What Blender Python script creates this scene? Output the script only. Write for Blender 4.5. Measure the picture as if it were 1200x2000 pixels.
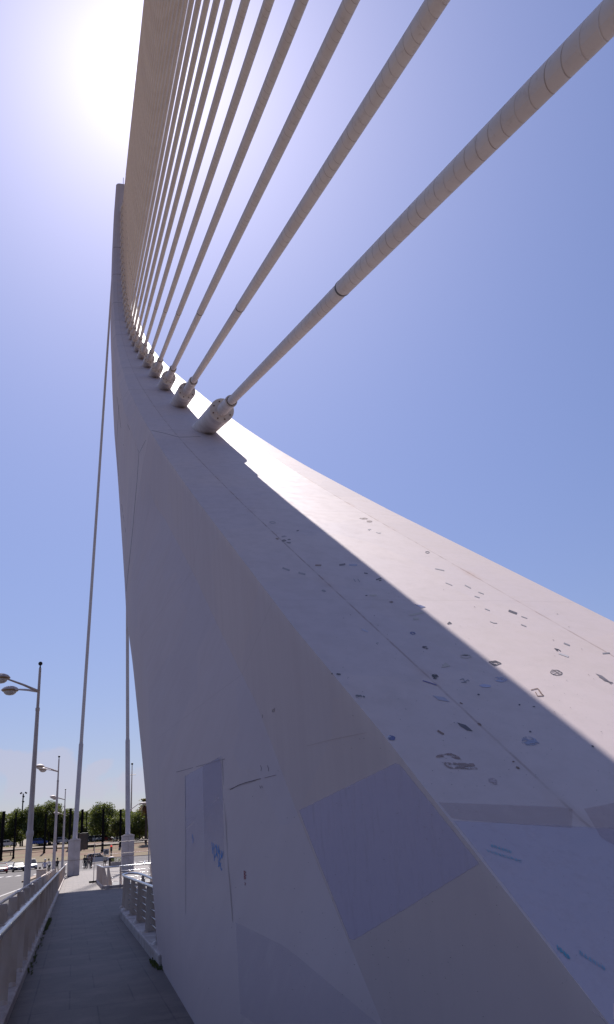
import bpy, bmesh, math, random
import numpy as np
from mathutils import Vector, Matrix
from mathutils.bvhtree import BVHTree
random.seed(7)
for o in list(bpy.data.objects): bpy.data.objects.remove(o, do_unlink=True)
sc = bpy.context.scene
COL = sc.collection

# ------------------------------------------------------------------ camera
FPX, PW, PH = 1480.0, 1200.0, 2000.0
ROLL = math.radians(4.76); PITCH = math.radians(23.134934); YAW = math.radians(17.582638)
EYE = Vector((0, 0, 1.6))
R0 = Vector((math.cos(YAW), -math.sin(YAW), 0)); H0 = Vector((math.sin(YAW), math.cos(YAW), 0))
FW = H0*math.cos(PITCH) + Vector((0, 0, math.sin(PITCH)))
UP0 = -H0*math.sin(PITCH) + Vector((0, 0, math.cos(PITCH)))
CX = R0*math.cos(ROLL) - UP0*math.sin(ROLL)          # image right
CY = R0*math.sin(ROLL) + UP0*math.cos(ROLL)          # image up
cam_d = bpy.data.cameras.new('camera'); cam = bpy.data.objects.new('camera', cam_d); COL.objects.link(cam)
cam_d.sensor_fit = 'VERTICAL'; cam_d.sensor_height = 36.0; cam_d.lens = FPX/PH*36.0
cam_d.clip_start = 0.05; cam_d.clip_end = 9000
M = Matrix((CX, CY, -FW)).transposed().to_4x4(); M.translation = EYE
cam.matrix_world = M
sc.camera = cam
def ray(x, y):
    return ((CX*(x-600.0) + CY*(1000.0-y))/FPX + FW).normalized()
def atZ(x, y, z=0.0):
    r = ray(x, y); return EYE + r*((z-EYE.z)/r.z)
def atX(x, y, X):
    r = ray(x, y); return EYE + r*(X/r.x)
def atY(x, y, Y):
    r = ray(x, y); return EYE + r*(Y/r.y)

# ------------------------------------------------------------------ sky and sun
SUN = ray(287, 140)
S_EL = math.asin(SUN.z); S_AZ = math.atan2(SUN.x, SUN.y)
w = bpy.data.worlds.new('World'); sc.world = w; w.use_nodes = True
nt = w.node_tree; nt.nodes.clear()
def N(t, typ, **kw):
    n = t.nodes.new(typ)
    for k, v in kw.items(): setattr(n, k, v)
    return n
def math_node(t, op, a, b=None, c=None, clamp=False):
    n = t.nodes.new('ShaderNodeMath'); n.operation = op; n.use_clamp = clamp
    for i, v in enumerate((a, b, c)):
        if v is None: continue
        if isinstance(v, (int, float)): n.inputs[i].default_value = v
        else: t.links.new(v, n.inputs[i])
    return n.outputs[0]
def mixc(t, fac, a, b, mode='MIX'):
    n = t.nodes.new('ShaderNodeMix'); n.data_type = 'RGBA'; n.blend_type = mode
    for i, v in ((0, fac), (6, a), (7, b)):
        if isinstance(v, (int, float)): n.inputs[i].default_value = v
        elif isinstance(v, tuple): n.inputs[i].default_value = (v+(1,))[:4]
        else: t.links.new(v, n.inputs[i])
    return n.outputs[2]
sky = N(nt, 'ShaderNodeTexSky', sky_type='NISHITA')
sky.sun_disc = False; sky.sun_elevation = S_EL; sky.sun_rotation = S_AZ
sky.air_density = 1.0; sky.dust_density = 0.35; sky.ozone_density = 1.6; sky.altitude = 0
tc = N(nt, 'ShaderNodeTexCoord')
vdir = tc.outputs['Generated']
dp = N(nt, 'ShaderNodeVectorMath', operation='DOT_PRODUCT'); nt.links.new(vdir, dp.inputs[0]); dp.inputs[1].default_value = SUN
ang = math_node(nt, 'ARCCOSINE', math_node(nt, 'MINIMUM', dp.outputs['Value'], 0.99999))
g1 = math_node(nt, 'EXPONENT', math_node(nt, 'MULTIPLY', math_node(nt, 'POWER', math_node(nt, 'DIVIDE', ang, 0.056), 1.1), -1.0))
g2 = math_node(nt, 'EXPONENT', math_node(nt, 'MULTIPLY', ang, -1/0.24))
glow = math_node(nt, 'ADD', math_node(nt, 'MULTIPLY', g1, 6.5), math_node(nt, 'MULTIPLY', g2, 2.7))
# warm violet atmosphere tint
tint = mixc(nt, 1.0, sky.outputs[0], (0.99, 0.90, 1.09), 'MULTIPLY')
sz = N(nt, 'ShaderNodeSeparateXYZ'); nt.links.new(vdir, sz.inputs[0])
hz = math_node(nt, 'ADD', 0.60, math_node(nt, 'MULTIPLY', math_node(nt, 'POWER', math_node(nt, 'MAXIMUM', sz.outputs[2], 0.0), 0.7), 0.75))
hc = N(nt, 'ShaderNodeCombineColor')
for i_ in range(3): nt.links.new(hz, hc.inputs[i_])
tint = mixc(nt, 1.0, tint, hc.outputs[0], 'MULTIPLY')
gl = N(nt, 'ShaderNodeCombineColor')
nt.links.new(math_node(nt, 'MULTIPLY', glow, 0.98), gl.inputs[0]); nt.links.new(math_node(nt, 'MULTIPLY', glow, 1.0), gl.inputs[1]); nt.links.new(math_node(nt, 'MULTIPLY', glow, 1.14), gl.inputs[2])
skyc = mixc(nt, 1.0, tint, gl.outputs[0], 'ADD')
# a few low clouds: soft blobs of noise at given bearings
def blob(px, py, rx, ry):
    c = ray(px, py)
    az = math.atan2(c.x, c.y); el = math.asin(c.z)
    return az, el, rx/1500.0, ry/1500.0
sep = N(nt, 'ShaderNodeSeparateXYZ'); nt.links.new(vdir, sep.inputs[0])
azn = math_node(nt, 'ARCTAN2', sep.outputs[0], sep.outputs[1]); eln = math_node(nt, 'ARCSINE', sep.outputs[2])
cn = N(nt, 'ShaderNodeTexNoise'); cn.inputs['Scale'].default_value = 42; cn.inputs['Detail'].default_value = 7; cn.inputs['Roughness'].default_value = 0.62
nt.links.new(vdir, cn.inputs['Vector'])
tot = None
for b in [(15, 1490, 62, 22), (112, 1478, 34, 20), (90, 1510, 70, 26), (206, 1488, 17, 11), (197, 1500, 14, 9), (285, 1520, 40, 20), (-60, 1480, 60, 26), (350, 1490, 60, 22), (150, 1540, 120, 22)]:
    az, el, sx, sy = blob(*b)
    da = math_node(nt, 'DIVIDE', math_node(nt, 'SUBTRACT', azn, az), sx); de = math_node(nt, 'DIVIDE', math_node(nt, 'SUBTRACT', eln, el), sy)
    r2 = math_node(nt, 'ADD', math_node(nt, 'MULTIPLY', da, da), math_node(nt, 'MULTIPLY', de, de))
    g = math_node(nt, 'EXPONENT', math_node(nt, 'MULTIPLY', r2, -0.8))
    tot = g if tot is None else math_node(nt, 'ADD', tot, g)
cm = math_node(nt, 'MULTIPLY', math_node(nt, 'SUBTRACT', math_node(nt, 'ADD', cn.outputs[0], math_node(nt, 'MULTIPLY', tot, 0.42)), 0.76), 5.5, clamp=True)
cm = math_node(nt, 'MULTIPLY', cm, 0.52)
cm = math_node(nt, 'MULTIPLY', cm, math_node(nt, 'MULTIPLY', tot, 2.0, clamp=True))
skyc = mixc(nt, cm, skyc, (5.6, 5.45, 6.7))
bg = N(nt, 'ShaderNodeBackground'); nt.links.new(skyc, bg.inputs[0]); bg.inputs[1].default_value = 0.05
wo = N(nt, 'ShaderNodeOutputWorld'); nt.links.new(bg.outputs[0], wo.inputs[0])
sl = bpy.data.lights.new('sun', 'SUN'); sl.energy = 4.0; sl.angle = math.radians(0.53); sl.color = (1.0, 0.94, 0.90)
so = bpy.data.objects.new('sun', sl); COL.objects.link(so); so.rotation_euler = (-SUN).to_track_quat('-Z', 'Y').to_euler()
sc.view_settings.view_transform = 'Standard'; sc.view_settings.look = 'None'; sc.view_settings.gamma = 1.0
sc.view_settings.exposure = 1.0
sc.render.engine = 'CYCLES'
sc.cycles.max_bounces = 6

# ------------------------------------------------------------------ materials
def mat(name, base, rough=0.5, metal=0.0, spec=0.5, var=0.0, vscale=3.0, col2=None, stretch=(1, 1, 1), bump=0.0, bscale=40.0, coat=0.0):
    m = bpy.data.materials.new(name); m.use_nodes = True; t = m.node_tree; b = t.nodes['Principled BSDF']
    b.inputs['Roughness'].default_value = rough; b.inputs['Metallic'].default_value = metal
    b.inputs['Specular IOR Level'].default_value = spec; b.inputs['Base Color'].default_value = tuple(base)+(1,)
    if coat: b.inputs['Coat Weight'].default_value = coat
    if var or col2:
        co = N(t, 'ShaderNodeTexCoord'); mp = N(t, 'ShaderNodeMapping'); mp.inputs['Scale'].default_value = stretch
        t.links.new(co.outputs['Object'], mp.inputs[0])
        n = N(t, 'ShaderNodeTexNoise'); n.inputs['Scale'].default_value = vscale; n.inputs['Detail'].default_value = 8; n.inputs['Roughness'].default_value = 0.6
        t.links.new(mp.outputs[0], n.inputs['Vector'])
        c2 = col2 if col2 else tuple(x*(1-var) for x in base)
        f = math_node(t, 'MULTIPLY', math_node(t, 'SUBTRACT', n.outputs[0], 0.38), 3.4, clamp=True)
        out = mixc(t, f, tuple(base), tuple(c2)); t.links.new(out, b.inputs['Base Color'])
    if bump:
        co = N(t, 'ShaderNodeTexCoord'); n = N(t, 'ShaderNodeTexNoise'); n.inputs['Scale'].default_value = bscale; n.inputs['Detail'].default_value = 4
        t.links.new(co.outputs['Object'], n.inputs['Vector'])
        bp = N(t, 'ShaderNodeBump'); bp.inputs['Strength'].default_value = bump; bp.inputs['Distance'].default_value = 0.02
        t.links.new(n.outputs[0], bp.inputs['Height']); t.links.new(bp.outputs[0], b.inputs['Normal'])
    return m
WHITE = (0.70, 0.645, 0.645)

def noise(t, vec, scale, detail=6, rough=0.6, dist=0.0):
    n = N(t, 'ShaderNodeTexNoise'); n.inputs['Scale'].default_value = scale; n.inputs['Detail'].default_value = detail
    n.inputs['Roughness'].default_value = rough; n.inputs['Distortion'].default_value = dist
    t.links.new(vec, n.inputs['Vector']); return n.outputs[0]
def ramp(t, v, lo, hi):
    n = N(t, 'ShaderNodeMapRange'); n.inputs['From Min'].default_value = lo; n.inputs['From Max'].default_value = hi
    t.links.new(v, n.inputs['Value']); return n.outputs[0]

def pylon_material():
    m = bpy.data.materials.new('painted_steel_mast'); m.use_nodes = True; t = m.node_tree; b = t.nodes['Principled BSDF']
    co = N(t, 'ShaderNodeTexCoord').outputs['Object']
    arc = N(t, 'ShaderNodeAttribute', attribute_name='arc').outputs['Fac']
    sd = N(t, 'ShaderNodeAttribute', attribute_name='seam').outputs['Fac']
    crs = N(t, 'ShaderNodeAttribute', attribute_name='crs').outputs['Fac']
    cv = N(t, 'ShaderNodeCombineXYZ'); t.links.new(math_node(t, 'MULTIPLY', arc, 0.10), cv.inputs[0]); t.links.new(math_node(t, 'MULTIPLY', crs, 1.1), cv.inputs[1])
    # broad repaint clouds, streaks, small dirt
    n1 = ramp(t, noise(t, co, 0.22, 3), 0.35, 0.7)
    mp = N(t, 'ShaderNodeMapping'); mp.inputs['Scale'].default_value = (2.6, 2.6, 0.16); t.links.new(co, mp.inputs[0])
    n2 = ramp(t, noise(t, mp.outputs[0], 1.6, 8, 0.65), 0.42, 0.78)
    n3 = ramp(t, noise(t, co, 5.0, 8, 0.7), 0.5, 0.8)
    n4 = ramp(t, noise(t, co, 34.0, 3, 0.5), 0.69, 0.74)
    col = mixc(t, math_node(t, 'MULTIPLY', n1, 0.75), (0.60, 0.503, 0.475), (0.54, 0.462, 0.465))
    col = mixc(t, math_node(t, 'MULTIPLY', n2, 0.24), col, (0.38, 0.32, 0.29))
    col = mixc(t, math_node(t, 'MULTIPLY', n3, 0.16), col, (0.36, 0.33, 0.32))
    col = mixc(t, math_node(t, 'MULTIPLY', n4, 0.30), col, (0.25, 0.22, 0.22))
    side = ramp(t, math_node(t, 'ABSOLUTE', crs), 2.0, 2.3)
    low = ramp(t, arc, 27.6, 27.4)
    col = mixc(t, math_node(t, 'MULTIPLY', math_node(t, 'MULTIPLY', side, low), 0.75), col, (0.515, 0.425, 0.415))  # side faces below the joint: their shade worked into a darker, warmer colour
    # repair patches of slightly different white
    mp2 = N(t, 'ShaderNodeMapping'); mp2.inputs['Scale'].default_value = (0.8, 0.42, 0.5); mp2.inputs['Rotation'].default_value = (0.5, 0.2, 0.35); t.links.new(co, mp2.inputs[0])
    vo = N(t, 'ShaderNodeTexVoronoi', distance='CHEBYCHEV', feature='F1'); vo.inputs['Scale'].default_value = 0.8; vo.inputs['Randomness'].default_value = 0.8; t.links.new(mp2.outputs[0], vo.inputs['Vector'])
    sp = N(t, 'ShaderNodeSeparateColor'); t.links.new(vo.outputs['Color'], sp.inputs[0])
    col = mixc(t, math_node(t, 'MULTIPLY', ramp(t, sp.outputs[0], 0.60, 0.62), 0.10), col, (0.42, 0.39, 0.46))
    col = mixc(t, math_node(t, 'MULTIPLY', ramp(t, sp.outputs[1], 0.70, 0.72), 0.10), col, (0.45, 0.38, 0.36))
    # seam groove with rust, and welded ring joints
    wn = noise(t, co, 9.0, 4); rn = noise(t, co, 2.4, 5)
    sda = math_node(t, 'ABSOLUTE', math_node(t, 'ADD', sd, math_node(t, 'MULTIPLY', math_node(t, 'SUBTRACT', wn, 0.5), 0.02)))
    fade = ramp(t, rn, 0.40, 0.56)
    line = math_node(t, 'MULTIPLY', ramp(t, sda, 0.016, 0.008), math_node(t, 'MULTIPLY', math_node(t, 'ADD', math_node(t, 'MULTIPLY', fade, 0.5), 0.10), ramp(t, arc, -6.0, 10.0)))
    rust = math_node(t, 'MULTIPLY', ramp(t, sda, 0.12, 0.0), ramp(t, noise(t, co, 1.3, 6), 0.52, 0.75))
    ringd = None
    for a in (7.2, 13.2, 27.5, 45.0, 61.0, 84.0, 96.0, 109.0, 122.0, 139.0, 152.0):
        d = math_node(t, 'ABSOLUTE', math_node(t, 'SUBTRACT', arc, a)); ringd = d if ringd is None else math_node(t, 'MINIMUM', ringd, d)
    ringd = math_node(t, 'ADD', ringd, math_node(t, 'MULTIPLY', math_node(t, 'SUBTRACT', wn, 0.5), 0.02))
    rw = math_node(t, 'ADD', 0.012, math_node(t, 'MULTIPLY', arc, 0.0007))
    ring = math_node(t, 'MULTIPLY', math_node(t, 'LESS_THAN', ringd, rw), math_node(t, 'ADD', 0.08, math_node(t, 'MULTIPLY', ramp(t, arc, 10.0, 55.0), 0.6)))
    col = mixc(t, math_node(t, 'MULTIPLY', rust, 0.35), col, (0.42, 0.24, 0.15))
    col = mixc(t, line, col, (0.20, 0.12, 0.09))
    col = mixc(t, ring, col, (0.13, 0.08, 0.07))
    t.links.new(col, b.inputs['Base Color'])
    b.inputs['Specular IOR Level'].default_value = 0.16
    t.links.new(math_node(t, 'ADD', 0.62, math_node(t, 'MULTIPLY', n2, 0.2)), b.inputs['Roughness'])
    bp = N(t, 'ShaderNodeBump'); bp.inputs['Strength'].default_value = 0.10; bp.inputs['Distance'].default_value = 0.05
    t.links.new(noise(t, co, 0.9, 3), bp.inputs['Height']); t.links.new(bp.outputs[0], b.inputs['Normal'])
    return m

def cable_material(g=1.0):
    m = bpy.data.materials.new('helical_cable_sheath'); m.use_nodes = True; t = m.node_tree; b = t.nodes['Principled BSDF']
    uv = N(t, 'ShaderNodeUVMap').outputs[0]; sx = N(t, 'ShaderNodeSeparateXYZ'); t.links.new(uv, sx.inputs[0])
    co = N(t, 'ShaderNodeTexCoord').outputs['Object']
    wob = math_node(t, 'MULTIPLY', math_node(t, 'SUBTRACT', noise(t, co, 3.0, 3), 0.5), 0.06)
    h = math_node(t, 'FRACT', math_node(t, 'ADD', math_node(t, 'ADD', math_node(t, 'MULTIPLY', sx.outputs[0], 2.0), wob), math_node(t, 'DIVIDE', sx.outputs[1], 0.27)))
    d = math_node(t, 'ABSOLUTE', math_node(t, 'SUBTRACT', h, 0.5))
    ln = math_node(t, 'LESS_THAN', d, 0.03)
    dirt = ramp(t, noise(t, co, 1.7, 6), 0.42, 0.62)
    base = mixc(t, ramp(t, noise(t, co, 0.5, 5), 0.4, 0.7), tuple(g*x for x in (0.76, 0.675, 0.615)), tuple(g*x for x in (0.68, 0.59, 0.53)))
    base = mixc(t, math_node(t, 'MULTIPLY', ramp(t, noise(t, co, 7.0, 6, 0.7), 0.55, 0.75), 0.35), base, (0.34, 0.25, 0.19))
    col = mixc(t, math_node(t, 'MULTIPLY', ln, math_node(t, 'ADD', 0.08, math_node(t, 'MULTIPLY', dirt, 0.55))), base, (0.26, 0.16, 0.09))
    t.links.new(col, b.inputs['Base Color']); b.inputs['Roughness'].default_value = 0.6; b.inputs['Specular IOR Level'].default_value = 0.3
    hb = math_node(t, 'MULTIPLY', ramp(t, d, 0.05, 0.0), 1.0)
    bp = N(t, 'ShaderNodeBump'); bp.inputs['Strength'].default_value = 0.5; bp.inputs['Distance'].default_value = 0.012
    t.links.new(hb, bp.inputs['Height']); t.links.new(bp.outputs[0], b.inputs['Normal'])
    return m

def paving_material(name, c1, c2, mortar):
    m = bpy.data.materials.new(name); m.use_nodes = True; t = m.node_tree; b = t.nodes['Principled BSDF']
    co = N(t, 'ShaderNodeTexCoord').outputs['Object']
    mp = N(t, 'ShaderNodeMapping'); mp.inputs['Location'].default_value = (0.40, 0.3, 0)
    t.links.new(co, mp.inputs[0])
    br = N(t, 'ShaderNodeTexBrick'); br.offset = 0.42; br.offset_frequency = 2; br.squash = 1.0
    br.inputs['Scale'].default_value = 1.0; br.inputs['Brick Width'].default_value = 0.73; br.inputs['Row Height'].default_value = 1.36
    br.inputs['Mortar Size'].default_value = 0.010; br.inputs['Mortar Smooth'].default_value = 0.1; br.inputs['Bias'].default_value = 0.0
    br.inputs['Color1'].default_value = c1+(1,); br.inputs['Color2'].default_value = c2+(1,); br.inputs['Mortar'].default_value = mortar+(1,)
    t.links.new(mp.outputs[0], br.inputs[0])
    mp2 = N(t, 'ShaderNodeMapping'); mp2.inputs['Scale'].default_value = (2.5, 0.6, 1); t.links.new(co, mp2.inputs[0])
    xs_ = N(t, 'ShaderNodeSeparateXYZ'); t.links.new(co, xs_.inputs[0])
    ln_ = math_node(t, 'MINIMUM', math_node(t, 'ABSOLUTE', math_node(t, 'SUBTRACT', xs_.outputs[0], -0.4)), math_node(t, 'ABSOLUTE', math_node(t, 'SUBTRACT', xs_.outputs[0], 1.06)))
    brk = mixc(t, math_node(t, 'MULTIPLY', math_node(t, 'LESS_THAN', ln_, 0.006), 0.8), br.outputs[0], mortar)
    col = mixc(t, math_node(t, 'MULTIPLY', ramp(t, noise(t, mp2.outputs[0], 1.2, 8, 0.65), 0.4, 0.75), 0.45), brk, tuple(x*0.62 for x in c1))
    col = mixc(t, math_node(t, 'MULTIPLY', ramp(t, noise(t, co, 9.0, 5, .7), 0.60, 0.68), 0.7), col, (0.025, 0.022, 0.02))
    col = mixc(t, math_node(t, 'MULTIPLY', ramp(t, noise(t, co, 1.1, 6, .7), 0.46, 0.62), 0.55), col, tuple(x*1.75 for x in c1))
    col = mixc(t, math_node(t, 'MULTIPLY', ramp(t, noise(t, co, 60.0, 3), 0.4, 0.7), 0.18), col, tuple(x*0.5 for x in c1))
    t.links.new(col, b.inputs['Base Color']); b.inputs['Roughness'].default_value = 0.62; b.inputs['Specular IOR Level'].default_value = 0.35
    bp = N(t, 'ShaderNodeBump'); bp.inputs['Strength'].default_value = 0.4; bp.inputs['Distance'].default_value = 0.01
    t.links.new(math_node(t, 'SUBTRACT', noise(t, co, 30, 4), br.outputs['Fac']), bp.inputs['Height']); t.links.new(bp.outputs[0], b.inputs['Normal'])
    return m

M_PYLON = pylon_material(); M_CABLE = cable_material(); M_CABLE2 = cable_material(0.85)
M_SOCK = mat('socket_paint', (0.74, 0.66, 0.60), 0.55, col2=(0.54, 0.47, 0.42), vscale=1.6)
M_RUST = mat('rust_stain', (0.17, 0.075, 0.03), 0.8, col2=(0.08, 0.035, 0.02), vscale=12)
M_DARKRING = mat('ring_gap', (0.07, 0.055, 0.05), 0.6, var=0.3)
M_STEELW = mat('rail_paint', (0.64, 0.55, 0.48), 0.5, col2=(0.44, 0.34, 0.27), vscale=2.2, stretch=(1, 1, .4))
M_INOX = mat('stainless_handrail', (0.62, 0.62, 0.64), 0.28, metal=1.0, var=0.25, vscale=4)
M_CURB = mat('curb_concrete', (0.50, 0.44, 0.41), 0.7, col2=(0.32, 0.26, 0.23), vscale=3.5, bump=.3)
M_PAVE = paving_material('granite_paving', (0.092, 0.070, 0.062), (0.070, 0.056, 0.051), (0.022, 0.018, 0.017))
M_PLAZA = M_PAVE
M_ROAD = mat('asphalt', (0.058, 0.048, 0.048), 0.85, col2=(0.042, 0.036, 0.037), vscale=0.6, bump=.3, bscale=60)
M_LINE = mat('road_paint', (0.32, 0.30, 0.29), 0.6, var=0.35, vscale=3)
M_TAN = mat('island_paint', (0.22, 0.15, 0.10), 0.8, var=0.25)
M_POST = mat('lamp_post_paint', (0.60, 0.53, 0.51), 0.6, col2=(0.47, 0.40, 0.37), vscale=2.2, stretch=(2, 2, .5))
M_BLACK = mat('black_metal', (0.015, 0.015, 0.016), 0.5, var=0.3)
M_DARKP = mat('dark_pillar', (0.008, 0.008, 0.010), 0.9, spec=0.1, var=0.3)
M_HEADU = mat('lamp_underside', (0.42, 0.30, 0.19), 0.4, col2=(0.25, 0.17, 0.10), vscale=6)
M_GLASSD = mat('lamp_diffuser', (0.62, 0.60, 0.60), 0.15, var=0.1)
M_STAY = mat('back_stay_paint', (0.60, 0.54, 0.52), 0.6, col2=(0.50, 0.44, 0.42), vscale=1.2)
M_PED = mat('pedestal_concrete', (0.62, 0.56, 0.55), 0.6, col2=(0.48, 0.43, 0.41), vscale=1.6, bump=.2)
M_TRUNK = mat('bark', (0.06, 0.045, 0.035), 0.9, var=0.4, vscale=3)
M_TYRE = mat('tyre', (0.02, 0.02, 0.02), 0.8, var=0.2); M_RIM = mat('rim', (0.45, 0.45, 0.46), 0.3, metal=0.8, var=.1)
M_WIN = mat('car_glass', (0.02, 0.022, 0.028), 0.15, spec=0.35, var=0.1); M_LAMPG = mat('headlight_glass', (0.85, 0.86, 0.88), 0.08, spec=.9, var=.05)
M_PLAS = mat('black_plastic', (0.02, 0.02, 0.022), 0.5, var=0.2)

def foliage(name, c, c2, trans=(0.16, 0.19, 0.03)):
    m = bpy.data.materials.new(name); m.use_nodes = True; t = m.node_tree; b = t.nodes['Principled BSDF']
    co = N(t, 'ShaderNodeTexCoord').outputs['Object']
    col = mixc(t, ramp(t, noise(t, co, 0.9, 4), 0.35, 0.65), c, c2)
    t.links.new(col, b.inputs['Base Color']); b.inputs['Roughness'].default_value = 0.6
    tr = N(t, 'ShaderNodeBsdfTranslucent'); tr.inputs[0].default_value = trans+(1,)
    mx = N(t, 'ShaderNodeMixShader'); mx.inputs[0].default_value = 0.3
    t.links.new(b.outputs[0], mx.inputs[1]); t.links.new(tr.outputs[0], mx.inputs[2]); t.links.new(mx.outputs[0], t.nodes['Material Output'].inputs[0])
    return m
M_LEAF = [foliage('leaf_dark', (0.025, 0.044, 0.010), (0.055, 0.08, 0.016)), foliage('leaf_mid', (0.040, 0.062, 0.013), (0.085, 0.10, 0.02)),
          foliage('leaf_olive', (0.052, 0.066, 0.018), (0.10, 0.105, 0.026))]
M_PALM = foliage('palm_leaf', (0.06, 0.07, 0.025), (0.10, 0.08, 0.03), (0.15, 0.13, 0.03)); M_PALMDRY = foliage('palm_dry', (0.16, 0.08, 0.035), (0.10, 0.05, 0.025), (0.22, 0.10, 0.03))

# ------------------------------------------------------------------ helpers
def tag(o, label=None, cat=None, group=None, kind=None):
    if label: o['label'] = label
    if cat: o['category'] = cat
    if group: o['group'] = group
    if kind: o['kind'] = kind
    return o
def empty(name, loc=(0, 0, 0), rz=0.0, label=None, cat=None, group=None):
    o = bpy.data.objects.new(name, None); COL.objects.link(o); o.location = loc; o.rotation_euler = (0, 0, rz)
    o.empty_display_size = 0.2
    return tag(o, label, cat, group)
class MB:
    def __init__(s): s.v = []; s.f = []; s.mi = []; s.uv = {}; s.sm = []
    def quad(s, a, b, c, d, mi=0, sm=False): 
        n = len(s.v); s.v += [Vector(a), Vector(b), Vector(c), Vector(d)]; s.f.append((n, n+1, n+2, n+3)); s.mi.append(mi); s.sm.append(sm)
    def poly(s, pts, mi=0): n = len(s.v); s.v += [Vector(p) for p in pts]; s.f.append(tuple(range(n, n+len(pts)))); s.mi.append(mi); s.sm.append(False)
    def box(s, c, d, rz=0.0, mi=0, top=1.0, tilt=None):
        c = Vector(c); n = len(s.v); R = Matrix.Rotation(rz, 3, 'Z')
        for z, k in ((-.5, 1.0), (.5, top)):
            for x, y in ((-.5, -.5), (.5, -.5), (.5, .5), (-.5, .5)):
                p = Vector((x*d[0]*k, y*d[1]*k, z*d[2]))
                if tilt is not None: p = tilt @ p
                s.v.append(c + R @ p)
        for q in ((0, 3, 2, 1), (4, 5, 6, 7), (0, 1, 5, 4), (1, 2, 6, 5), (2, 3, 7, 6), (3, 0, 4, 7)):
            s.f.append(tuple(n+i for i in q)); s.mi.append(mi); s.sm.append(False)
        return s
    def prism(s, poly, axis, a, b, mi=0):
        # poly: list of 2-d points; axis 0: (y,z) swept in x ; axis 1: (x,z) swept in y ; axis 2: (x,y) swept in z
        n = len(s.v); k = len(poly)
        for t in (a, b):
            for p in poly:
                s.v.append(Vector((t, p[0], p[1])) if axis == 0 else Vector((p[0], t, p[1])) if axis == 1 else Vector((p[0], p[1], t)))
        s.f.append(tuple(n+i for i in range(k))[::-1]); s.f.append(tuple(n+k+i for i in range(k)))
        s.mi += [mi, mi]; s.sm += [False, False]
        for i in range(k):
            j = (i+1) % k; s.f.append((n+i, n+j, n+k+j, n+k+i)); s.mi.append(mi); s.sm.append(False)
        return s
    def tube(s, pts, rad, seg=12, mi=0, caps=True, uv=False):
        pts = [Vector(p) for p in pts]; n0 = len(s.v)
        if not isinstance(rad, (list, tuple)): rad = [rad]*len(pts)
        ref = None; L = 0.0; row = seg+1 if uv else seg
        for i, p in enumerate(pts):
            a = pts[max(i-1, 0)]; b = pts[min(i+1, len(pts)-1)]; t = (b-a).normalized()
            if ref is None: ref = t.orthogonal().normalized()
            ref = (ref - t*ref.dot(t)).normalized(); bi = t.cross(ref)
            if i: L += (p-pts[i-1]).length
            for k in range(row):
                an = 2*math.pi*k/seg
                s.v.append(p + (ref*math.cos(an) + bi*math.sin(an))*rad[i])
                if uv: s.uv[len(s.v)-1] = (k/seg, L)
        for i in range(len(pts)-1):
            for k in range(seg):
                k2 = k+1 if uv else (k+1) % seg
                s.f.append((n0+i*row+k, n0+i*row+k2, n0+(i+1)*row+k2, n0+(i+1)*row+k)); s.mi.append(mi); s.sm.append(True)
        if caps:
            for base, rev in ((n0, True), (n0+(len(pts)-1)*row, False)):
                m0 = len(s.v); s.v += [s.v[base+k].copy() for k in range(seg)]
                f = tuple(range(m0, m0+seg)); s.f.append(f[::-1] if rev else f); s.mi.append(mi); s.sm.append(False)
        return s
    def lathe(s, c, prof, seg=16, mi=0, axis=None):
        c = Vector(c); n0 = len(s.v); Rm = Matrix.Identity(3) if axis is None else Vector(axis).to_track_quat('Z', 'Y').to_matrix()
        for r, z in prof:
            for k in range(seg):
                an = 2*math.pi*k/seg; s.v.append(c + Rm @ Vector((r*math.cos(an), r*math.sin(an), z)))
        for i in range(len(prof)-1):
            for k in range(seg):
                k2 = (k+1) % seg; s.f.append((n0+i*seg+k, n0+i*seg+k2, n0+(i+1)*seg+k2, n0+(i+1)*seg+k)); s.mi.append(mi); s.sm.append(True)
        return s
    def sphere(s, c, r, seg=12, rings=8, mi=0, sc3=(1, 1, 1)):
        prof = [(max(r*math.sin(math.pi*i/rings), 1e-4)*1.0, -r*math.cos(math.pi*i/rings)*sc3[2]) for i in range(rings+1)]
        n = len(s.v); s.lathe(c, prof, seg, mi); c = Vector(c)
        for i in range(n, len(s.v)):
            d = s.v[i]-c; s.v[i] = c + Vector((d.x*sc3[0], d.y*sc3[1], d.z))
        return s
    def build(s, name, mats, parent=None, bevel=0.0):
        me = bpy.data.meshes.new(name); me.from_pydata([tuple(v) for v in s.v], [], s.f)
        if not isinstance(mats, (list, tuple)): mats = [mats]
        for m in mats: me.materials.append(m)
        for p, mi, sm in zip(me.polygons, s.mi, s.sm): p.material_index = mi; p.use_smooth = sm
        if s.uv:
            ul = me.uv_layers.new(name='UVMap')
            for l in me.loops: ul.data[l.index].uv = s.uv.get(l.vertex_index, (0, 0))
        me.update()
        o = bpy.data.objects.new(name, me); COL.objects.link(o)
        if parent: o.parent = parent
        if bevel:
            md = o.modifiers.new('bevel', 'BEVEL'); md.width = bevel; md.segments = 2; md.limit_method = 'ANGLE'
        return o
def copy_tree(o, parent=None):
    c = o.copy(); COL.objects.link(c)
    if parent: c.parent = parent
    for ch in [x for x in o.children]: copy_tree(ch, c)
    return c

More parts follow.
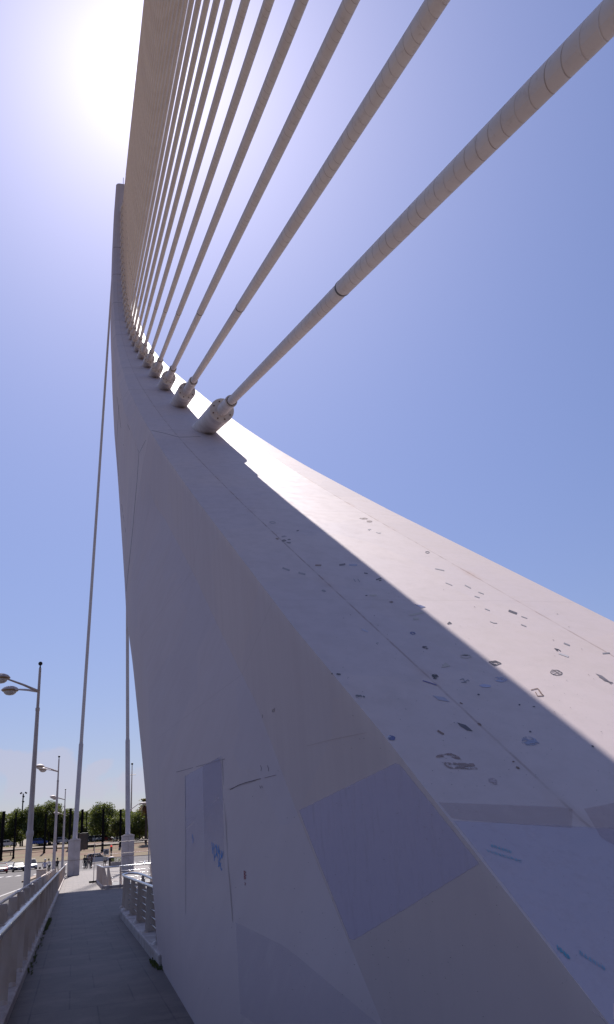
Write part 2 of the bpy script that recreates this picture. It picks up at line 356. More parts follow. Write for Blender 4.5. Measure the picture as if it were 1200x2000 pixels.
# ------------------------------------------------------------------ terrain, road, walkway
def gz(x, y):
    z = np.interp(y, [-1e4, 120, 155, 190, 212, 236, 262, 420, 5000], [-.22, -.22, .08, .70, 2.3, 4.7, 5.2, 6.0, 6.0])
    if y > 150: z += -0.022*max(-60, min(60, x))*min(1, (y-150)/60)
    return float(z)
ys = [-400, -100, -30, 0, 30, 60, 90, 120, 135, 145, 155, 165, 175, 185, 190, 196, 204, 212, 220, 228, 236, 245, 262, 300, 360, 420, 700, 1400, 3000, 6000]
xs = [-4000, -1200, -400, -150, -80, -60, -45, -35, -25, -18, -12, -8, -4, 0, 4, 8, 12, 18, 25, 35, 45, 60, 80, 150, 400, 1200, 4000]
g = MB()
for y in ys:
    for x in xs: g.v.append(Vector((x, y, gz(x, y) + (0.25*math.sin(x*.21+y*.13) if y > 200 else 0) - (0.03 if y < 200 else 0))))
nx = len(xs)
for j in range(len(ys)-1):
    for i in range(nx-1):
        g.f.append((j*nx+i, j*nx+i+1, (j+1)*nx+i+1, (j+1)*nx+i)); g.mi.append(0); g.sm.append(True)
def ground_material():
    m = bpy.data.materials.new('dry_earth'); m.use_nodes = True; t = m.node_tree; b = t.nodes['Principled BSDF']
    co = N(t, 'ShaderNodeTexCoord').outputs['Object']
    mp = N(t, 'ShaderNodeMapping'); mp.inputs['Scale'].default_value = (0.25, 1.0, 1); t.links.new(co, mp.inputs[0])
    col = mixc(t, ramp(t, noise(t, mp.outputs[0], 0.16, 6), 0.44, 0.54), (0.125, 0.065, 0.038), (0.135, 0.105, 0.052))
    col = mixc(t, ramp(t, noise(t, mp.outputs[0], 0.5, 7), 0.56, 0.66), col, (0.085, 0.088, 0.035))
    col = mixc(t, math_node(t, 'MULTIPLY', ramp(t, noise(t, co, 1.5, 6), 0.5, 0.7), 0.5), col, (0.06, 0.03, 0.02))
    t.links.new(col, b.inputs['Base Color']); b.inputs['Roughness'].default_value = 0.95
    return m
tag(g.build('ground', ground_material()), kind='structure')
r = MB()
def strip(mb, xl, xr, ylist, dz, mi=0):
    for a, b in zip(ylist[:-1], ylist[1:]):
        mb.quad((xl(a), a, gz(xl(a), a)+dz), (xr(a), a, gz(xr(a), a)+dz), (xr(b), b, gz(xr(b), b)+dz), (xl(b), b, gz(xl(b), b)+dz), mi)
ry = [-60, -20, 0, 20, 40, 60, 80, 100, 120, 135, 145, 155, 165, 175, 185, 190]
for xa, xb in zip([-60, -45, -35, -25, -18, -12, -8, -4, 0, 4, 8, 12, 18, 25, 35, 45], [-45, -35, -25, -18, -12, -8, -4, 0, 4, 8, 12, 18, 25, 35, 45, 60]):
    strip(r, lambda y: xa, lambda y: xb, ry, 0.05)
tag(r.build('road', M_ROAD), kind='structure')
# far kerb and sidewalk at the foot of the bank
kb = MB()
for xa, xb in zip(range(-60, 60, 6), range(-54, 66, 6)):
    for (a, b_) in ((189.5, 190.0),):
        kb.box(((xa+xb)/2, 190.2, gz((xa+xb)/2, 190)+.06), (6.0, .5, .22))
tag(kb.build('kerb', M_CURB), kind='structure')
# lot surface with parked cars
lot = MB()
for xa, xb in ((-60, -30), (-30, 0), (0, 30), (30, 60)):
    lot.quad((xa, 250, gz(xa, 250)+.3), (xb, 250, gz(xb, 250)+.3), (xb, 262, gz(xb, 262)+.3), (xa, 262, gz(xa, 262)+.3))
tag(lot.build('parking_lot', M_ROAD), kind='structure')
pth = MB()
for xa in range(-60, 60, 6):
    pth.quad((xa, 226, gz(xa, 226)+.35), (xa+6, 226, gz(xa+6, 226)+.35), (xa+6, 230, gz(xa+6, 230)+.35), (xa, 230, gz(xa, 230)+.35))
tag(pth.build('gravel_path', mat('path_gravel', (0.18, 0.15, 0.12), 0.9, var=.3)), kind='structure')
# walkway (one sheet, wide plaza beyond the pylon)
wk = MB()
wk.quad((-0.62, -6, 0), (9.0, -6, 0), (9.0, 98, 0), (-0.62, 98, 0))
wk.prism([(-0.62, -.3), (9.0, -.3), (9.0, -.004), (-0.62, -.004)], 1, -6, 98)
tag(wk.build('walkway', M_PAVE), kind='structure')
cw = MB(); cw.quad((-2.0, 98.3, -.10), (14, 98.3, -.10), (14, 122, -.12), (-2.0, 122, -.12)); tag(cw.build('forecourt_pavement', mat('forecourt', (0.080, 0.067, 0.063), 0.8, var=.25, vscale=.5)), kind='structure')
# painted markings on the road
mk = MB()
pl = [(-4.05, 44), (-3.95, 51), (-3.1, 68), (-2.75, 90), (-2.5, 132)]
for (x0, y0), (x1, y1) in zip(pl[:-1], pl[1:]):
    n_ = 6
    for i in range(n_):
        ya = y0+(y1-y0)*i/n_; yb = y0+(y1-y0)*(i+1)/n_; xa = x0+(x1-x0)*i/n_; xb = x0+(x1-x0)*(i+1)/n_
        mk.quad((xa-.09, ya, gz(xa, ya)+.056), (xa+.09, ya, gz(xa, ya)+.056), (xb+.09, yb, gz(xb, yb)+.056), (xb-.09, yb, gz(xb, yb)+.056))
mk.quad((-4.14, -20, -.164), (-3.96, -20, -.164), (-3.96, 44, -.164), (-4.14, 44, -.164))
for i in range(14):
    x = -4.6-i*1.1; mk.quad((x-.3, 112, -.160), (x+.3, 112, -.160), (x+.3, 118.5, -.160), (x-.3, 118.5, -.160))
for X_, y0 in ((-7.4, 10), (-10.6, 14), (-7.4, 28), (-7.4, 46), (-10.6, 50), (-7.4, 64), (-10.6, 70), (-7.4, 84), (-10.6, 90)):
    mk.quad((X_-.08, y0, -.160), (X_+.08, y0, -.160), (X_+.08, y0+6, -.160), (X_-.08, y0+6, -.160))
for i in range(12):
    x = 0.6+i*1.1; mk.quad((x-.28, 134, gz(x, 134)+.058), (x+.28, 134, gz(x, 134)+.058), (x+.28, 140, gz(x, 140)+.058), (x-.28, 140, gz(x, 140)+.058))
tag(mk.build('road_markings', M_LINE), kind='structure')
isl = MB(); isl.prism([(-4.3, 78), (-3.75, 78), (-3.0, 120), (-3.9, 120)], 2, -.18, -.03); tag(isl.build('traffic_island', M_TAN), kind='structure')

# ------------------------------------------------------------------ pylon
XC = 4.2
FS = [(0.0,2.41,0.14),(3.48,5.26,2.1),(6.97,8.13,4.06),(10.45,11.0,6.03),(13.93,13.87,8.0),(17.42,16.72,10.0),(20.9,19.57,12.02),(24.38,22.39,14.05),(27.87,25.2,16.11),(31.35,28.0,18.18),(34.83,30.78,20.28),(38.32,33.55,22.39),(41.8,36.3,24.52),(45.28,39.05,26.65),(48.77,41.79,28.8),(52.25,44.53,30.96),(55.74,47.25,33.13),(59.22,49.98,35.31),(62.7,52.69,37.49),(66.19,55.4,39.69),(69.67,58.1,41.89),(73.15,60.79,44.11),(76.64,63.47,46.34),(80.12,66.13,48.59),(83.6,68.78,50.86),(87.09,71.4,53.15),(90.57,74.0,55.46),(94.05,76.57,57.81),(97.54,79.11,60.19),(101.02,81.62,62.6),(104.5,84.09,65.05),(107.99,86.51,67.54),(111.47,88.9,70.08),(114.95,91.23,72.67),(118.44,93.51,75.3),(121.92,95.74,77.98),(125.4,97.91,80.71),(128.89,100.01,83.5),(132.37,102.05,86.34),(135.85,104.01,89.23),(139.34,105.88,92.17),(142.82,107.67,95.17),(146.3,109.35,98.22),(149.79,110.91,101.33),(153.27,112.35,104.49),(156.76,113.63,107.71),(160.24,114.73,110.99),(163.72,115.63,114.34),(167.21,116.29,117.75),(170.69,116.66,121.25),(173.7,116.8,124.25)]
FSs, FSy, FSz = (np.array(c) for c in zip(*FS))
def Fp(s): return float(np.interp(s, FSs, FSy)), float(np.interp(s, FSs, FSz))
CT = [(0,13.62,0,1.32),(3,14.84,.87,1.35),(6,16.53,1.98,1.40),(9.5,18.32,3.31,1.43),(13,20.65,4.81,1.47),(17,23.44,6.77,1.50),(24.5,28.48,9.82,1.55),(27.5,30.96,11.86,1.60),(32,35.17,15.33,1.66),(37,39.5,18.84,1.72),(43,44.77,23.27,1.78),(49.5,49.83,27.34,1.84),(62,58.0,33.97,1.92),(77,66.82,41.78,2.02),(87,75.1,49.0,2.13),(95.8,81.4,55.2,2.20),(104.5,87.5,61.6,2.25),(113.2,93.5,68.3,2.26),(121.9,99.1,75.3,2.26),(130.6,104.3,82.6,2.34),(139.3,109.1,90.2,2.40),(148,113.2,98.2,2.43),(156.8,116.6,106.6,2.53),(165.5,118.8,115.5,2.73),(173.7,119.4,124.3,2.90)]
CTs, CTy, CTz, CTx = (np.array(c) for c in zip(*CT))
def wS(s): return float(np.interp(s, [0, 10, 30, 48, 60, 80, 105, 140, 165, 174], [1.12, 1.2, 1.3, 1.36, 1.33, 1.18, 1.06, .98, .78, .62]))
def wA(s): return float(np.interp(s, [0, 4, 6, 26, 47, 60, 80, 105, 135, 150, 160, 174], [1.99, 2.0, 2.06, 2.09, 2.18, 2.06, 1.89, 1.72, 1.66, 1.53, 1.32, 1.0]))
def wB(s): return float(np.interp(s, [0, 20, 27.5, 40, 60, 80, 100, 130, 150, 165, 174], [2.03, 2.03, 2.25, 2.53, 2.40, 2.22, 2.07, 1.98, 1.80, 1.58, 1.30]))
def section(s):
    fy, fz = Fp(s); cy, cz, cx = (float(np.interp(s, CTs, a)) for a in (CTy, CTz, CTx))
    d = Vector((cy-fy, cz-fz)); d.normalize()
    db = float(np.interp(s, [0, 1.5, 3.5, 6, 9, 13, 18, 23, 27.5, 38, 60, 174], [3.35, 3.1, 2.75, 2.25, 2.15, 2.0, 2.1, 2.2, 1.6, 1.0, .9, .5])); da = float(np.interp(s, [0, 8, 20], [0.0, .03, .10]))
    wm = float(np.interp(s, [0, 8, 16, 27.4, 27.5, 200], [3.0, 2.98, 2.86, 2.62, 0, 0]))
    pts = [(0.0, fy, fz), (wS(s), fy, fz), (wA(s), fy+d.x*da, fz+d.y*da), (wB(s), fy+d.x*db, fz+d.y*db)]
    t = float(np.interp(s, [0, 27.5], [.36, .46])); b = pts[3]; wc = XC-cx
    mx = b[0]+(wc-b[0])*t
    if s < 27.5: mx = max(mx, mx + (wm-mx)*min(1, (27.5-s)/6.0))
    pts.append((mx, b[1]+(cy-b[1])*t, b[2]+(cz-b[2])*t)); pts.append((wc, cy, cz)); pts.append((wc*.5, cy+.1*d.x, cz+.1*d.y))
    return pts
py_root = empty('bridge_pylon', (XC, 8, 0), label='huge white curved steel bridge pylon sweeping up behind the fan of stay cables', cat='pylon')
sts = sorted(set([round(x, 3) for x in list(np.arange(0, 30, 1.25)) + [27.48, 27.52] + list(np.arange(31, 173.7, 2.2)) + [173.7]]))
V = []; ARC = []; SEAM = []; CRS = []; Fc = []; sharp_cols = (1, 2, 3, 5)
rings = []
def add_ring(pts, arc, zadd=0.0):
    idx = []
    full = [(-p[0], p[1], p[2], i) for i, p in enumerate(pts)][::-1] + [(p[0], p[1], p[2], i) for i, p in enumerate(pts)][1:]
    cd = [0.0]
    for a, b in zip(full[:-1], full[1:]): cd.append(cd[-1]+math.dist(a[:3], b[:3]))
    mid = cd[len(pts)-1]; ds = abs(cd[len(pts)-1+1]-mid)
    for (x, y, z, i), c_ in zip(full, cd):
        idx.append(len(V)); V.append((x, y-8.0, z+zadd)); ARC.append(arc); SEAM.append(abs(c_-mid)-ds); CRS.append(c_-mid)
    rings.append(idx)
s0 = section(0); base0 = [(p[0], p[1], -0.4) for p in s0]
add_ring(base0, -0.6)
for s in sts: add_ring(section(s), s)
K = len(rings[0]); sharp = set()
for a, b in zip(rings[:-1], rings[1:]):
    for i in range(K):
        j = (i+1) % K
        Fc.append((a[i], a[j], b[j])); Fc.append((a[i], b[j], b[i]))
        ci = abs(i-6)
        if ci in sharp_cols: sharp.add((a[i], b[i]))
tp = rings[-1]
cap = []
for i in range(0, K//2):
    Fc.append((tp[i], tp[i+1], tp[K-2-i], tp[K-1-i]) if i < K//2-1 else (tp[i], tp[i+1], tp[K-1-i]))
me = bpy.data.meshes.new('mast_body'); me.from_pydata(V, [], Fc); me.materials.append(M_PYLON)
for nm, dat in (('arc', ARC), ('seam', SEAM), ('crs', CRS)):
    at_ = me.attributes.new(nm, 'FLOAT', 'POINT'); at_.data.foreach_set('value', np.array(dat, dtype=np.float32))
for p in me.polygons: p.use_smooth = True
se = me.attributes.new('sharp_edge', 'BOOLEAN', 'EDGE')
jr = set()
for k_, s in enumerate(sts):
    if s in (27.48, 27.52): jr |= set(rings[k_+1])
for e in me.edges:
    a, b = e.vertices
    if (a, b) in sharp or (b, a) in sharp or (a in tp and b in tp) or (a in jr and b in jr): se.data[e.index].value = True
me.update()
bmn = bmesh.new(); bmn.from_mesh(me); bmesh.ops.recalc_face_normals(bmn, faces=bmn.faces); bmn.to_mesh(me); bmn.free()
body = bpy.data.objects.new('mast_body', me); COL.objects.link(body); body.parent = py_root
BV = BVHTree.FromPolygons([Vector(v)+Vector((XC, 8, 0)) for v in V], [tuple(f) for f in Fc])
ant = MB().tube([(0, 0, 0), (0, 0, 3.2)], .05, 6).build('antenna_mast', M_BLACK, py_root); ant.location = (0.1, 110.0, 124.0)

# decals on the painted steel, laid on its real surface
def hit(x, y, off=0.004):
    h = BV.ray_cast(EYE, ray(x, y))
    if h[0] is None: return None
    n = h[1]
    if n.dot(EYE-h[0]) < 0: n = -n
    return h[0] + n*off - Vector((XC, 8, 0))
dmats = {}
def dmat(c, rough=.5, alpha=1.0, scratch=0.0):
    k = (c, rough, alpha, scratch)
    if k in dmats: return dmats[k]
    m = bpy.data.materials.new('sheet_colour'); m.use_nodes = True; t = m.node_tree; b = t.nodes['Principled BSDF']
    co = N(t, 'ShaderNodeTexCoord').outputs['Object']
    f = ramp(t, noise(t, co, 3.0, 5, .6), .35, .7)
    t.links.new(mixc(t, f, c, tuple(min(1, x*1.08+.004) for x in c)), b.inputs['Base Color']); b.inputs['Roughness'].default_value = rough
    if alpha < 1 or scratch:
        al = alpha
        if scratch: al = math_node(t, 'MULTIPLY', ramp(t, noise(t, co, 26.0, 6, .75), .47, .53), alpha)
        if isinstance(al, float): b.inputs['Alpha'].default_value = al
        else: t.links.new(al, b.inputs['Alpha'])
    dmats[k] = m; return m
pmats = {}
def patch_mat(c, alpha):
    if (c, alpha) in pmats: return pmats[c, alpha]
    m = bpy.data.materials.new('roller_paint_and_light'); m.use_nodes = True; t = m.node_tree; b = t.nodes['Principled BSDF']
    co = N(t, 'ShaderNodeTexCoord').outputs['Object']
    ed = N(t, 'ShaderNodeAttribute', attribute_name='edge').outputs['Fac']; fd = N(t, 'ShaderNodeAttribute', attribute_name='fade').outputs['Fac']
    mp = N(t, 'ShaderNodeMapping'); mp.inputs['Scale'].default_value = (1.5, 1.5, .5); t.links.new(co, mp.inputs[0])
    nz = noise(t, mp.outputs[0], 5.0, 7, .7)
    b.inputs['Base Color'].default_value = c+(1,); b.inputs['Roughness'].default_value = .6; b.inputs['Specular IOR Level'].default_value = .16
    e1 = math_node(t, 'ADD', ed, math_node(t, 'MULTIPLY', math_node(t, 'SUBTRACT', nz, .5), .018))
    a = math_node(t, 'MULTIPLY', ramp(t, e1, .0, .010), math_node(t, 'MULTIPLY', fd, alpha))
    a = math_node(t, 'MULTIPLY', a, ramp(t, nz, -.5, .5))
    t.links.new(a, b.inputs['Alpha']); pmats[c, alpha] = m; return m
def decal_poly(name, pts, c, off=.0030, alpha=1.0, scratch=0.0, n=1, rough=.5, fade=False):
    m = MB()
    if n == 1:
        q = [hit(x, y, off) for x, y in pts]
        if any(v is None for v in q): return None
        m.poly(q)
    else:
        a, b, c2, d = [Vector(p) for p in pts]
        G = {}; ea = []; fa = []
        for i in range(n+1):
            for j in range(n+1):
                u = i/n; v = j/n; p = (a*(1-u)+b*u)*(1-v)+(d*(1-u)+c2*u)*v
                G[i, j] = hit(p.x, p.y, off)
        for i in range(n):
            for j in range(n):
                q = [G[i, j], G[i+1, j], G[i+1, j+1], G[i, j+1]]
                if all(x is not None for x in q):
                    m.quad(*q)
                    for (p_, q_) in ((i, j), (i+1, j), (i+1, j+1), (i, j+1)):
                        ea.append(min(p_, n-p_, q_, n-q_)/n); fa.append((1-q_/n)**1.3 if fade else 1.0)
        o = m.build(name, patch_mat(c, alpha), py_root)
        for nm, dat in (('edge', ea), ('fade', fa)): o.data.attributes.new(nm, 'FLOAT', 'POINT').data.foreach_set('value', np.array(dat, dtype=np.float32))
        return o
    return m.build(name, dmat(c, rough, alpha, scratch), py_root)
def ell(cx, cy, w_, h_, rot, k=12):
    r_ = math.radians(rot); jr_ = [random.uniform(.84, 1.12) for _ in range(k)]; return [(cx+j_*(w_/2*math.cos(t)*math.cos(r_)-h_/2*math.sin(t)*math.sin(r_)), cy+j_*(w_/2*math.cos(t)*math.sin(r_)+h_/2*math.sin(t)*math.cos(r_))) for t, j_ in zip([2*math.pi*i/k for i in range(k)], jr_)]
def rect(cx, cy, w_, h_, rot):
    r_ = math.radians(rot); return [(cx+x*w_/2*math.cos(r_)-y*h_/2*math.sin(r_), cy+x*w_/2*math.sin(r_)+y*h_/2*math.cos(r_)) for x, y in ((-1, -1), (1, -1), (1, 1), (-1, 1))]
def strokes(name, lines, w_, c, alpha=1.0, off=.0035):
    m = MB()
    for L in lines:
        for (x0, y0), (x1, y1) in zip(L[:-1], L[1:]):
            d = math.hypot(x1-x0, y1-y0) or 1; nx_, ny_ = -(y1-y0)/d*w_/2, (x1-x0)/d*w_/2
            q = [hit(x0+nx_, y0+ny_, off), hit(x1+nx_, y1+ny_, off), hit(x1-nx_, y1-ny_, off), hit(x0-nx_, y0-ny_, off)]
            if all(v is not None for v in q): m.quad(*q)
    if m.f: return m.build(name, dmat(c, .5, alpha), py_root)
# larger repainted areas, and last one facet's lighting put into colour
decal_poly('paint_and_light_patch', [(583, 1582), (778, 1487), (939, 1687), (685, 1842)], (0.57, 0.515, 0.66), .0012, .6, n=32)
decal_poly('paint_and_light_patch', [(361, 1515), (433, 1476), (441, 1720), (362, 1780)], (0.62, 0.56, 0.64), .0012, .6, n=14, fade=True)
decal_poly('paint_and_light_patch', [(396, 1496), (433, 1476), (441, 1720), (402, 1745)], (0.50, 0.44, 0.50), .0022, .4, n=14, fade=True)
decal_poly('paint_and_light_patch', [(884, 1602), (1240, 1618), (1240, 2080), (1066, 1834)], (0.60, 0.555, 0.64), .0012, .55, n=32)
decal_poly('paint_and_light_patch', [(855, 1567), (1120, 1577), (1118, 1618), (884, 1601)], (0.54, 0.44, 0.43), .0022, .35, n=10)
decal_poly('paint_and_light_patch', [(1140, 1580), (1240, 1560), (1240, 1670), (1176, 1640)], (0.44, 0.30, 0.29), .003, .22, n=8)
decal_poly('paint_and_light_patch', [(460, 1800), (560, 1850), (740, 2000), (470, 2000)], (0.52, 0.46, 0.52), .0018, .2, n=10)  # not repaint: lighter, bluer look of the lower facet painted on
# stickers
DK = (0.06, 0.05, 0.06); BR = (0.17, 0.10, 0.07); GY = (0.23, 0.215, 0.225); BL = (0.07, 0.09, 0.22); PB = (0.36, 0.36, 0.47); TN = (0.42, 0.36, 0.30)
for e in [(555, 1048, 12, 3.5, 0, GY), (555, 1056, 9.5, 4.5, 0, DK), (564, 1060, 11, 3.5, 3, DK), (565, 1054, 7, 2.2, 0, DK), (541.7, 1052.7, 7, 3, 15, BR), (581.7, 1036.7, 5, 2.4, -10, DK),
          (765, 1176, 11, 4, 0, BR), (710.7, 1013, 16, 4, 5, BR), (721.7, 1018.5, 13, 4, 5, BR), (806.7, 1237, 11, 6, 10, BL), (830.7, 1265.5, 14, 6.5, 15, DK), (850, 1321.7, 15, 11, 30, (0.01, 0.01, 0.01)),
          (935, 1357, 5, 3, 0, DK), (1015, 1377, 4, 3, 0, DK), (1043, 1380.5, 5, 2, 0, DK), (978, 1328, 25, 11, 5, PB), (948, 1340, 23, 6, 3, PB), (1035.7, 1449, 36, 18, 10, (0.27, 0.285, 0.38)),
          (963, 1526, 20, 13, 15, (0.42, 0.33, 0.33)), (701, 1360.5, 13, 8, 5, (0.07, 0.08, 0.09)), (765.5, 1441.8, 16, 10, 15, BL), (761, 1440.5, 8, 5, 15, (0.7, 0.7, 0.75)), (661.7, 1317.2, 9, 3.5, 5, DK),
          (1036, 1429.5, 5, 3, 20, DK), (1158, 1458, 6, 3, 20, DK), (1011.7, 1500, 9, 4, 30, BR), (1003, 1488, 5, 3, 0, BR), (901, 1374, 7, 3, 30, BR), (937, 1415, 9, 4, 30, BR), (632.7, 1154.5, 10, 4.5, 15, GY), (649, 1316, 3, 2.2, 0, DK)]:
    decal_poly('sticker', ell(*e[:5]), e[5], scratch=.5 if (e[2] > 10 and random.random() < .75) else 0)
for e in [(559, 1112, 15, 3.6, 20, GY), (590, 1120.3, 14, 3.4, 16, GY), (622, 1104.3, 12, 2.8, 0, BR), (669, 1103, 12, 3.4, -8, DK), (690, 1103.7, 16, 3.6, 2, (0.28, 0.28, 0.36)), (715, 1120, 7, 2.2, 10, DK),
          (740, 1131, 11, 2.6, -18, DK), (743, 1134, 5, 2, -10, DK), (729, 1163, 14, 3.2, 0, TN), (716, 1163.5, 4, 2, 0, DK), (812.7, 1208.5, 11, 5, 0, TN), (713, 1232, 13, 3, 22, (0.4, 0.38, 0.46)),
          (1001.7, 1195.7, 17, 4, 20, DK), (1107, 1258.5, 12, 2.6, 22, GY), (1101, 1279.5, 20, 3, 20, (0.45, 0.42, 0.42)), (859, 1112.7, 18, 1.6, 12, GY), (877, 1141, 14, 1.2, 22, GY), (914, 1146, 13, 1.6, 28, GY),
          (939.6, 1158.5, 11, 1.4, 20, GY), (932, 1166, 10, 1.6, 18, GY), (952, 1191, 10, 1.6, 22, GY), (1024, 1206, 12, 1.4, 20, GY), (1023, 1222, 11, 1.6, 22, GY), (1184, 1276, 14, 2.4, -4, GY), (861, 1431, 14, 3.4, 30, BR)]:
    decal_poly('sticker', rect(*e[:5]), e[5])
for p_, c_ in [([(810, 1180.5), (822, 1182), (832, 1186), (822, 1188.5)], BL), ([(798, 1201), (825, 1194.5), (828, 1198), (802, 1203.5)], TN), ([(862, 1304), (870, 1294), (880, 1301), (872, 1303)], TN),
               ([(845, 1358.5), (868, 1362.5), (879, 1371.5), (857, 1367.5)], (0.32, 0.31, 0.38)), ([(893, 1411.5), (910, 1416.5), (924, 1428.5), (913, 1427), (900, 1419)], DK), ([(1163, 1315.5), (1176, 1320), (1193, 1333), (1180, 1330)], (0.16, 0.14, 0.15)),
               ([(1157, 1975), (1180, 1990), (1200, 1992), (1200, 1960)], (0.55, 0.45, 0.44))]:
    decal_poly('sticker', p_, c_)
decal_poly('sticker', [(850, 1476), (880, 1471), (897, 1478), (902, 1486), (880, 1478.5), (853, 1480)], (0.22, 0.14, 0.12), scratch=.55)
decal_poly('sticker', [(863, 1489), (925, 1491.5), (934, 1503.5), (877, 1501.5)], (0.24, 0.17, 0.15), scratch=.5)
def scratches(lines, w_, c):
    for L in lines: strokes('scratch', [L], w_, c)
def oval_outline(cx, cy, w_, h_, rot, lw, c):
    e_ = ell(cx, cy, w_, h_, rot, 16); strokes('sticker', [e_+[e_[0]]], lw, c)
oval_outline(532.7, 1020.7, 11, 3.6, 5, 1.0, GY); oval_outline(835, 1079, 8, 3.2, 5, .9, DK); oval_outline(910, 1282, 21, 7.5, 3, 1.1, TN); oval_outline(1086.7, 1314, 23, 9.5, 10, 1.0, DK)
decal_poly('sticker', [(900, 1280), (907, 1277.6), (919, 1279.6), (911, 1281.6)], (0.1, 0.09, 0.08))
strokes('sticker', [[(955, 1293), (968, 1291), (979, 1296), (966, 1300.5), (955, 1293)], [(960, 1294.5), (969, 1293.6), (974, 1297)], [(962, 1297.5), (970, 1298)]], 1.4, DK)
strokes('sticker', [[(1037, 1348), (1050, 1345), (1054, 1349), (1061, 1359.5), (1050, 1360), (1046, 1352)], [(1052, 1348), (1056, 1354), (1062, 1359)]], 1.5, BR)
strokes('sticker', [[(874, 1219), (878, 1215), (882, 1218), (874, 1219)]], 1.3, DK)
strokes('sticker', [[(1083, 1267), (1091, 1269), (1095, 1272)], [(1086, 1270), (1090, 1271.5)]], 1.6, DK)
strokes('sticker', [[(1078, 1313), (1085, 1311), (1090, 1316), (1098, 1317)], [(1080, 1318), (1088, 1314), (1094, 1311)]], 1.0, DK)
strokes('sticker', [[(899, 1328), (905, 1326), (908, 1332), (914, 1328), (917, 1331)], [(901, 1333), (912, 1333)]], 1.4, GY)
strokes('graffiti', [[(826, 1330), (840, 1334), (853, 1338.6)]], 1.8, (0.10, 0.08, 0.24))
strokes('graffiti', [[(957, 1214), (964, 1217), (971, 1217.5)], [(740, 1256), (735, 1256.5), (738, 1259.5)]], 1.0, GY)
strokes('graffiti', [[(693-2, 1131), (695, 1137)], [(699, 1131), (703, 1137)]], 1.3, GY)
strokes('sticker', [[(725, 1034), (719, 1034.4), (722, 1036)], [(735, 1040), (740, 1041.5), (744, 1041)]], 1.0, GY)
strokes('graffiti', [[(709, 1360), (713, 1362)]], 2.2, (0.07, 0.08, 0.09))
strokes('graffiti', [[(1170, 1322), (1186, 1331), (1197, 1334)], [(1183, 1328), (1194, 1336)]], 1.6, (0.14, 0.12, 0.13))
# teal scrawl, two short lines of small letters
TEAL = (0.05, 0.30, 0.40)
random.seed(11)
def _s(): pass
def scrawl(x0, y0, x1, y1, n_, h_, c, lw=1.1):
    L = []
    for i in range(n_):
        t = (i+.2)/n_; cx = x0+(x1-x0)*t; cy = y0+(y1-y0)*t; wv = math.hypot(x1-x0, y1-y0)/n_*.7
        ux, uy = (x1-x0), (y1-y0); d = math.hypot(ux, uy); ux /= d; uy /= d
        p = lambda a, b: (cx+ux*a*wv-uy*0+0*b, cy+uy*a*wv-b*h_)
        k = random.choice([0, 1, 2, 3, 4])
        L.append({0: [p(0, 0), p(0, 1), p(1, .4), p(0, .3)], 1: [p(0, 1), p(.5, 0), p(1, .9)], 2: [p(.9, .9), p(0, .8), p(0, .1), p(.9, 0)], 3: [p(0, 0), p(.4, 1), p(.9, 0), p(.2, .4)], 4: [p(0, 0), p(0, 1), p(.8, 0), p(.8, 1)]}[k])
    strokes('graffiti', L, lw, c)
scrawl(958, 1654, 1000, 1668, 6, 5.5, TEAL, .8); scrawl(950, 1664, 1020, 1686, 9, 5.0, TEAL, .7); scrawl(1087, 1854, 1114, 1878, 4, 9, TEAL, 1.5); scrawl(1131, 1864, 1183, 1898, 6, 8, (0.10, 0.30, 0.42), 1.0)
# blue marker scrawl, red scrawl and scratches on the side
z6 = lambda x, y: (330+x/4.0, 1350+y/4.0)
BLU = (0.03, 0.16, 0.42)
strokes('graffiti', [[z6(*p) for p in L] for L in [[(338, 1180), (345, 1270)], [(352, 1190), (358, 1325)], [(338, 1235), (360, 1225), (372, 1200)], [(372, 1195), (375, 1290)], [(376, 1215), (390, 1270), (392, 1205)], [(362, 1300), (375, 1262), (388, 1310)],
        [(398, 1240), (398, 1330), (412, 1290), (402, 1270)], [(412, 1245), (416, 1310), (426, 1250)], [(390, 1320), (394, 1370), (410, 1345), (392, 1340)], [(404, 1350), (412, 1400), (418, 1385)], [(400, 1335), (388, 1375)]]], 1.05, BLU)
strokes('graffiti', [[z6(*p) for p in L] for L in [[(190, 1118), (183, 1135), (192, 1150), (190, 1188)]]], 1.1, (0.08, 0.18, 0.42))
strokes('graffiti', [[z6(*p) for p in L] for L in [[(588, 1403), (604, 1415), (592, 1430), (606, 1440), (594, 1450), (605, 1462), (592, 1470)], [(590, 1405), (592, 1470)], [(594, 1495), (600, 1500), (597, 1518)]]], 1.3, (0.22, 0.03, 0.03))
strokes('scratch', [[z6(*p) for p in [(480, 770), (545, 735), (600, 715), (660, 700), (700, 688), (720, 685)]]], 1.3, (0.06, 0.03, 0.03))
scratches([[z6(*p) for p in L] for L in [[(750, 678), (800, 665), (840, 655)], [(718, 580), (725, 600), (722, 622)], [(770, 580), (780, 600), (781, 625)], [(712, 738), (720, 760)], [(728, 738), (732, 756)], [(735, 182), (733, 208)],
        [(826, 130), (824, 162), (810, 160), (812, 145), (824, 143)], [(60, 633), (330, 560), (440, 530)]]], .9, (0.14, 0.09, 0.09))
scratches([[(447, 1541), (500, 1525)], [(600, 1457), (655, 1443), (716, 1431)]], .6, (0.33, 0.24, 0.24))
random.seed(21)
strokes('scratch', [[(362, 1515), (362.5, 1600), (363, 1700), (363, 1785)]], .7, (0.34, 0.28, 0.27))
strokes('scratch', [[(434, 1480), (441, 1600), (447, 1700), (455, 1800)]], 1.2, (0.36, 0.28, 0.25))
WL = (0.20, 0.13, 0.11)
